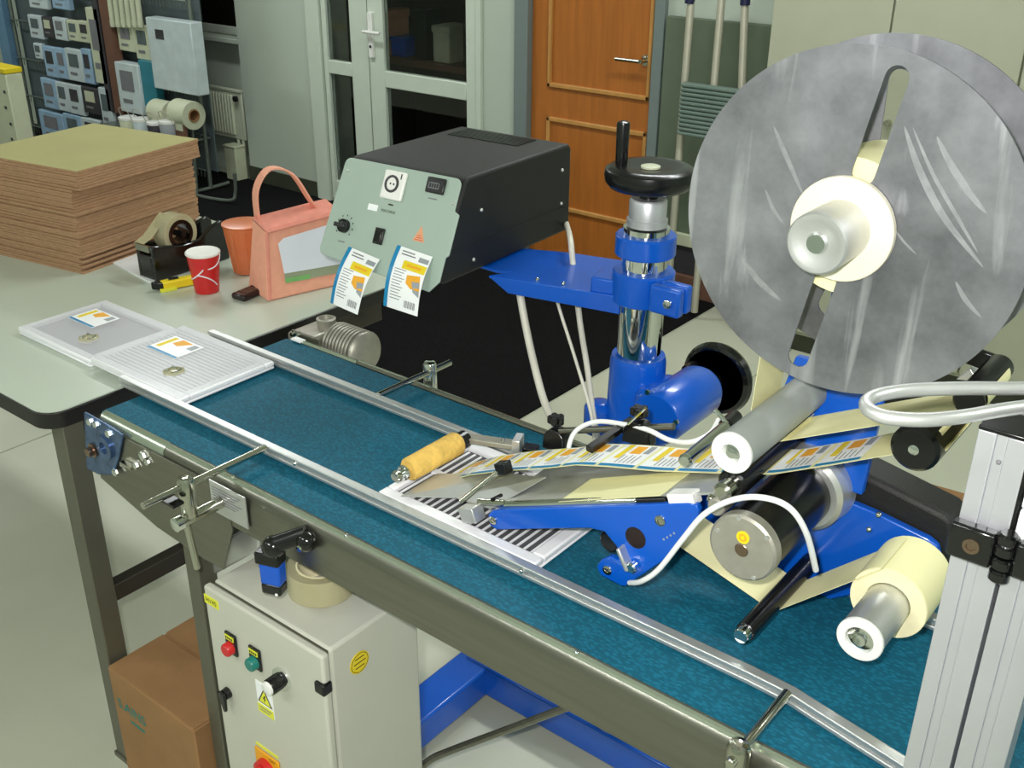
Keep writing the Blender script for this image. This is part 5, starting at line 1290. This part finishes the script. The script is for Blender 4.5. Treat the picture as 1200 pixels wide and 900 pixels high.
MB().cyl((P.x, YC + .0005, P.z), (P.x, YC - .0008, P.z), R0, n=28).build('bore', 'phone_dark', ck)
a, b = PY(727, 640, YC - .006), PY(738, 667, YC - .006)
MB().bar(a, b, .006, .018, up=(0, -1, 0)).build('release_lever', 'alu', ck, bevel=.002)
kk = PY(744, 662, YC - .001); MB().rcyl(kk, kk + V(0, -.012, 0), .008, .002, 18).build('lever_pivot', 'chrome', ck)
kk = PY(713, 636, YC + .012); MB().rcyl(kk, kk + V(0, .035, 0), .016, .003, 18).build('black_knob', 'black_plastic', hd_)
for k in range(4):
    P = PY(778 + k * 4, 632 - k * 2.4, YC); MB().cyl((P.x, YC + .001, P.z), (P.x, YC - .0006, P.z), .0016, n=8).build('paint_mark', 'alu', ck)
# chrome tie rod along the cheek
a, b = PY(588, 592, YC + .014), PY(748, 587, YC + .014)
MB().rcyl(a, b, .0065, .001, 18).build('tie_rod', 'chrome', hd_)
MB().rcyl(b, PY(783, 586, YC + .014), .0068, .001, 18).build('tie_rod_collar', 'black_plastic', hd_)
a = PY(802, 583, YC + .012); MB().obox(a, V(.018, 0, .007), V(0, .010, 0), V(-.003, 0, .008)).build('white_block', 'white_plastic', hd_, bevel=.001)
P = PY(835, 585, YC + .012); MB().sphere(P, .0075, 14).build('ball_stop', 'rod_chrome', hd_)
# peel table: grey plate sloping with the cheek, thin blade at the tip
t0, t1 = PY(572, 594, YC + .012), PY(838, 578, YC + .012)
MB().sheet([t0, t1], V(0, W1 + .012 - YC - .012, 0), .003).build('peel_table', 'alu', hd_)
u1, u2 = t0.lerp(t1, .36) + V(-.0008, 0, .0022), t0.lerp(t1, .80) + V(-.0008, 0, .0022)
MB().sheet([V(u1.x, W0 - .055, u1.z), V(u2.x, W0 - .055, u2.z)], WE, .0006).build('returning_liner', 'paper_yellow', hd_)
tip = [PZ(470, 582, .926), PZ(534, 584, .930), PZ(606, 556, .946), PZ(512, 556, .926)]
MB().prism(tip, (0, 0, .0016)).build('peel_blade', 'alu', hd_, smooth=False)
tp2 = [PZ(534, 584, .932), PZ(575, 597, .945), PY(640, 560, W0 + .02), PZ(600, 557, .948)]
MB().prism(tp2, (0, 0, .002)).build('peel_blade_root', 'alu', hd_, smooth=False)
# sponge press roller
a = PZ(478, 551, .948); b = PZ(536, 519, .948); d = (b - a).normalized()
pts = []
spg = MB().revolve(a, d, [(0, .008), (.0, .0165), (.004, .0195), ((b - a).length - .004, .0205), ((b - a).length, .018), ((b - a).length, .006)], 36).build('sponge_roller', 'sponge', hd_)
MB().rcyl(b, b + d * .022, .0155, .003, 24).build('roller_collar', 'black_plastic', spg)
MB().rcyl(a - d * .028, a + d * .005, .0065, .001, 14).build('roller_axle', 'chrome', spg)
MB().rcyl(a - d * .014, a - d * .006, .0125, .002, 18).build('axle_nut', 'chrome', spg); MB().rcyl(a - d * .030, a - d * .020, .010, .002, 16).build('axle_cap', 'rod_chrome', spg)
# roller arm and silver bracket at its far end
e0 = b + d * .022; e1 = PY(607, 522, 1.20)
MB().bar(e0, e1, .022, .010, up=(0, 0, 1)).build('roller_arm', 'cast_alu', hd_, bevel=.002)
MB().obox(e1 + V(.0, .0, .002), V(.006, .003, 0), V(-.006, .014, 0), V(0, 0, .014)).build('arm_bracket', 'alu', hd_, bevel=.0015)
MB().obox(e1 + V(.022, .006, -.002), V(.012, .004, 0), V(-.004, .01, 0), V(0, 0, .006)).build('arm_clip', 'black_plastic', hd_, bevel=.0015)
MB().sphere(e1 + V(-.022, -.012, .007), .0035, 8).build('arm_screw', 'chrome', hd_)
# label edge stop: rod with black clamp and silver block
a, b = PY(590, 548, W0 - .02), PY(540, 588, YC + .002)
MB().rcyl(a, b, .0045, .0005, 12).build('stop_rod', 'rod_chrome', hd_)
MB().obox(a, V(.010, 0, .004), V(0, .009, 0), V(-.003, 0, .009)).build('stop_clamp', 'black_plastic', hd_, bevel=.002)
a2 = PY(553, 601, YC - .006); MB().obox(a2, V(.014, 0, .005), V(0, .012, 0), V(-.005, 0, .011)).build('stop_block', 'alu', hd_, bevel=.0015)
MB().rcyl(PY(560, 588, YC + .005), PY(592, 590, YC + .012), .0055, .002, 16).build('stop_pin', 'rod_chrome', hd_)
MB().bar(PY(576, 586, YC + .005), PY(588, 580, YC + .03), .004, .004).build('stop_tab', 'black_plastic', hd_)
# sensor clamps above the web
YS = 1.20
c1, c2 = PY(648, 516, YS), PY(745, 508, YS)
for c_, s_ in ((c1, 1.0), (c2, 1.12)):
    cl = MB().prism([c_ + V(-.022 * s_, 0, -.022), c_ + V(.022 * s_, 0, -.018), c_ + V(.019 * s_, 0, .008), c_ + V(.008, 0, .018), c_ + V(-.008, 0, .018), c_ + V(-.020 * s_, 0, .004)], (0, .022, 0)).build('sensor_clamp', 'black_plastic', hd_, bevel=.003)
    kb_ = c_ + V(-.002, .01, .026)
    m = MB().rcyl(kb_ - V(0, 0, .004), kb_ + V(0, 0, .014), .009, .003, 16)
    for k in range(5):
        th = 2 * PI * k / 5; m.rcyl(kb_ + V(.009 * math.cos(th), .009 * math.sin(th), 0), kb_ + V(.009 * math.cos(th), .009 * math.sin(th), .013), .0055, .002, 10)
    m.build('clamp_knob', 'black_plastic', cl)
MB().rcyl(PY(656, 505, YS + .008), PY(790, 500, YS + .008), .0055, .001, 14).build('sensor_rod', 'steel', hd_)
a, b = PY(690, 527, 1.135), PY(742, 492, 1.235)
MB().bar(a, b, .013, .010).build('sensor_bar', 'black_plastic', hd_, bevel=.0015)
wv = [PY(668, 538, 1.17), PY(667, 522, 1.185), PY(676, 504, 1.20), PY(700, 494, 1.21), PY(735, 498, 1.205), PY(760, 504, 1.20), PY(785, 516, 1.19), PY(810, 518, 1.18), PY(832, 508, 1.19), PY(842, 492, 1.22)]
MB().tube(smooth_path(wv, 6), .0038, 8).build('sensor_cable', 'cable_bright', hd_)
MB().tube([PY(736, 497, 1.19), PY(757, 478, 1.19)], .002, 6).build('clamp_pin', 'chrome', hd_)
# chrome tension rod with swivel
a, b = PY(803, 540, 1.06), PY(850, 500, 1.20)
tr2 = MB().rcyl(a, b, .0085, .0015, 18).build('tension_rod', 'rod_chrome', hd_)
MB().rcyl(a - (b - a).normalized() * .003, a + (b - a).normalized() * .006, .0095, .003, 18).build('rod_cap', 'chrome', tr2)
MB().rcyl(b, PY(862, 488, 1.24), .011, .002, 16).build('rod_socket', 'black_plastic', tr2)
MB().tube([PY(838, 480, 1.2), PY(853, 497, 1.2)], .003, 8).build('cross_pin', 'chrome', tr2)
# mounting link between head and cross sleeve
MB().rcyl((xs, YP + .01, zs - .075), (xs, SY - .10, zs - .075), .02, .003, 24).build('mounting_shaft', 'steel', hd_)
MB().prism([V(xs - .03, YP + .012, zs - .05), V(-.60, YP + .012, zs + .05), V(-.45, YP + .012, zs + .06), V(-.45, YP + .012, zs + .0), V(-.6, YP + .012, zs - .04), V(xs - .03, YP + .012, zs - .10)], (0, .014, 0)).build('mounting_plate', 'blue_paint', hd_, bevel=.003)

# ================================================================ aluminium post at the right
Yq = .835; po = PY(1057, 897, Yq); X0 = po.x + .001; PW = .040; zt2 = PY(1148, 503, Yq).z
ap = thing('aluminium_post', 'slotted aluminium profile post with black clamp beside the belt', 'post', (X0 + PW, Yq + .02, 0))
def profile(x0, z0, z1, name):
    e = MB(); g = .0075; w_ = PW
    e.box(x0, x0 + w_ * .36, Yq, Yq + .012, z0, z1); e.box(x0 + w_ * .58, x0 + w_, Yq, Yq + .012, z0, z1); e.box(x0 + w_ * .36, x0 + w_ * .58, Yq + .0025, Yq + .012, z0, z1)
    e.box(x0, x0 + w_, Yq + .012, Yq + PW, z0, z1)
    return e.build(name, 'alu_anodised', ap, bevel=.0008)
profile(X0, 0, zt2, 'profile'); profile(X0 + PW + .0035, 0, 1.276, 'profile')
MB().box(X0 - .0005, X0 + PW + .0005, Yq - .0005, Yq + PW + .0005, zt2, zt2 + .004).build('end_cap', 'black_plastic', ap, bevel=.001)
# upper plate behind, with dark joint
MB().box(X0 + PW + .004, X0 + 2.6 * PW, Yq + .004, Yq + .02, 1.30, 1.335).build('upper_plate', 'label_white', ap, bevel=.001)
MB().box(X0 + PW + .004, X0 + 2.6 * PW, Yq + .004, Yq + .02, 1.338, 1.372).build('upper_plate', 'label_white', ap, bevel=.001)
MB().box(X0 + PW, X0 + PW + .0025, Yq + .001, Yq + .03, 1.27, 1.38).build('joint_strip', 'black_plastic', ap)
MB().box(X0 - .0008, X0 + 2.4 * PW, Yq + .0405, Yq + .05, 1.20, zt2 + .004).build('rear_plate', 'alu_anodised', ap)
zb = PY(1135, 636, Yq - .01).z
cl = MB().box(X0 - .003, X0 + PW * .86, Yq - .014, Yq - .0005, zb - .0165, zb + .0165).build('clamp_leaf', 'black_gloss', ap, bevel=.003)
MB().box(X0 + PW * 1.25, X0 + PW * 2.2, Yq - .014, Yq - .0005, zb - .0165, zb + .0165).build('clamp_leaf', 'black_gloss', ap, bevel=.003)
kx = X0 + PW * 1.06
for dz in (-.020, -.008, .005, .016): MB().rcyl((kx, Yq - .009, zb + dz - .006), (kx, Yq - .009, zb + dz + .005), .0085, .002, 20).build('hinge_knuckle', 'black_gloss', ap)
for x in (X0 + PW * .43, X0 + PW * 1.72):
    s = MB().revolve((x, Yq - .014, zb), (0, -1, 0), [(0, .0075), (.0015, .007), (.0018, .004), (.0005, .0035), (.0005, .0001)], 20).build('clamp_screw', 'copper', ap)
MB().sphere((X0 + PW * .5, Yq + .0015, 1.373), .0022, 8).build('profile_mark', 'ink_grey', ap)
# second post partly in view at the right edge, and its fitting
# bent tube loop above
zl_ = 1.43
loop = [PZ(x_, y_, zl_) for x_, y_ in ((1330, 452), (1200, 455), (1130, 455), (1070, 457), (1038, 461), (1020, 467), (1015, 475), (1024, 484), (1045, 490), (1085, 492), (1130, 488), (1200, 477), (1320, 452))]
loop[0] = PZ(1390, 452, zl_); loop[-1] = PZ(1380, 458, zl_)
bt = thing('bent_tube_bow', 'bent bare metal tube bow above the aluminium post', 'tube', loop[6])
MB().tube(smooth_path(loop, 6), rad(8.5, loop[6]), 16).build('bow', 'alu', bt)
MB().box(loop[0].x - .02, loop[0].x + .012, min(loop[0].y, loop[-1].y, .80) - .02, max(loop[0].y, loop[-1].y) + .02, zl_ - .06, zl_ + .02).build('end_block', 'black_plastic', bt, bevel=.003)
MB().cyl((loop[0].x, .80, 0.0), (loop[0].x, .80, zl_ - .03), .015, n=16).build('support_tube', 'alu', bt)
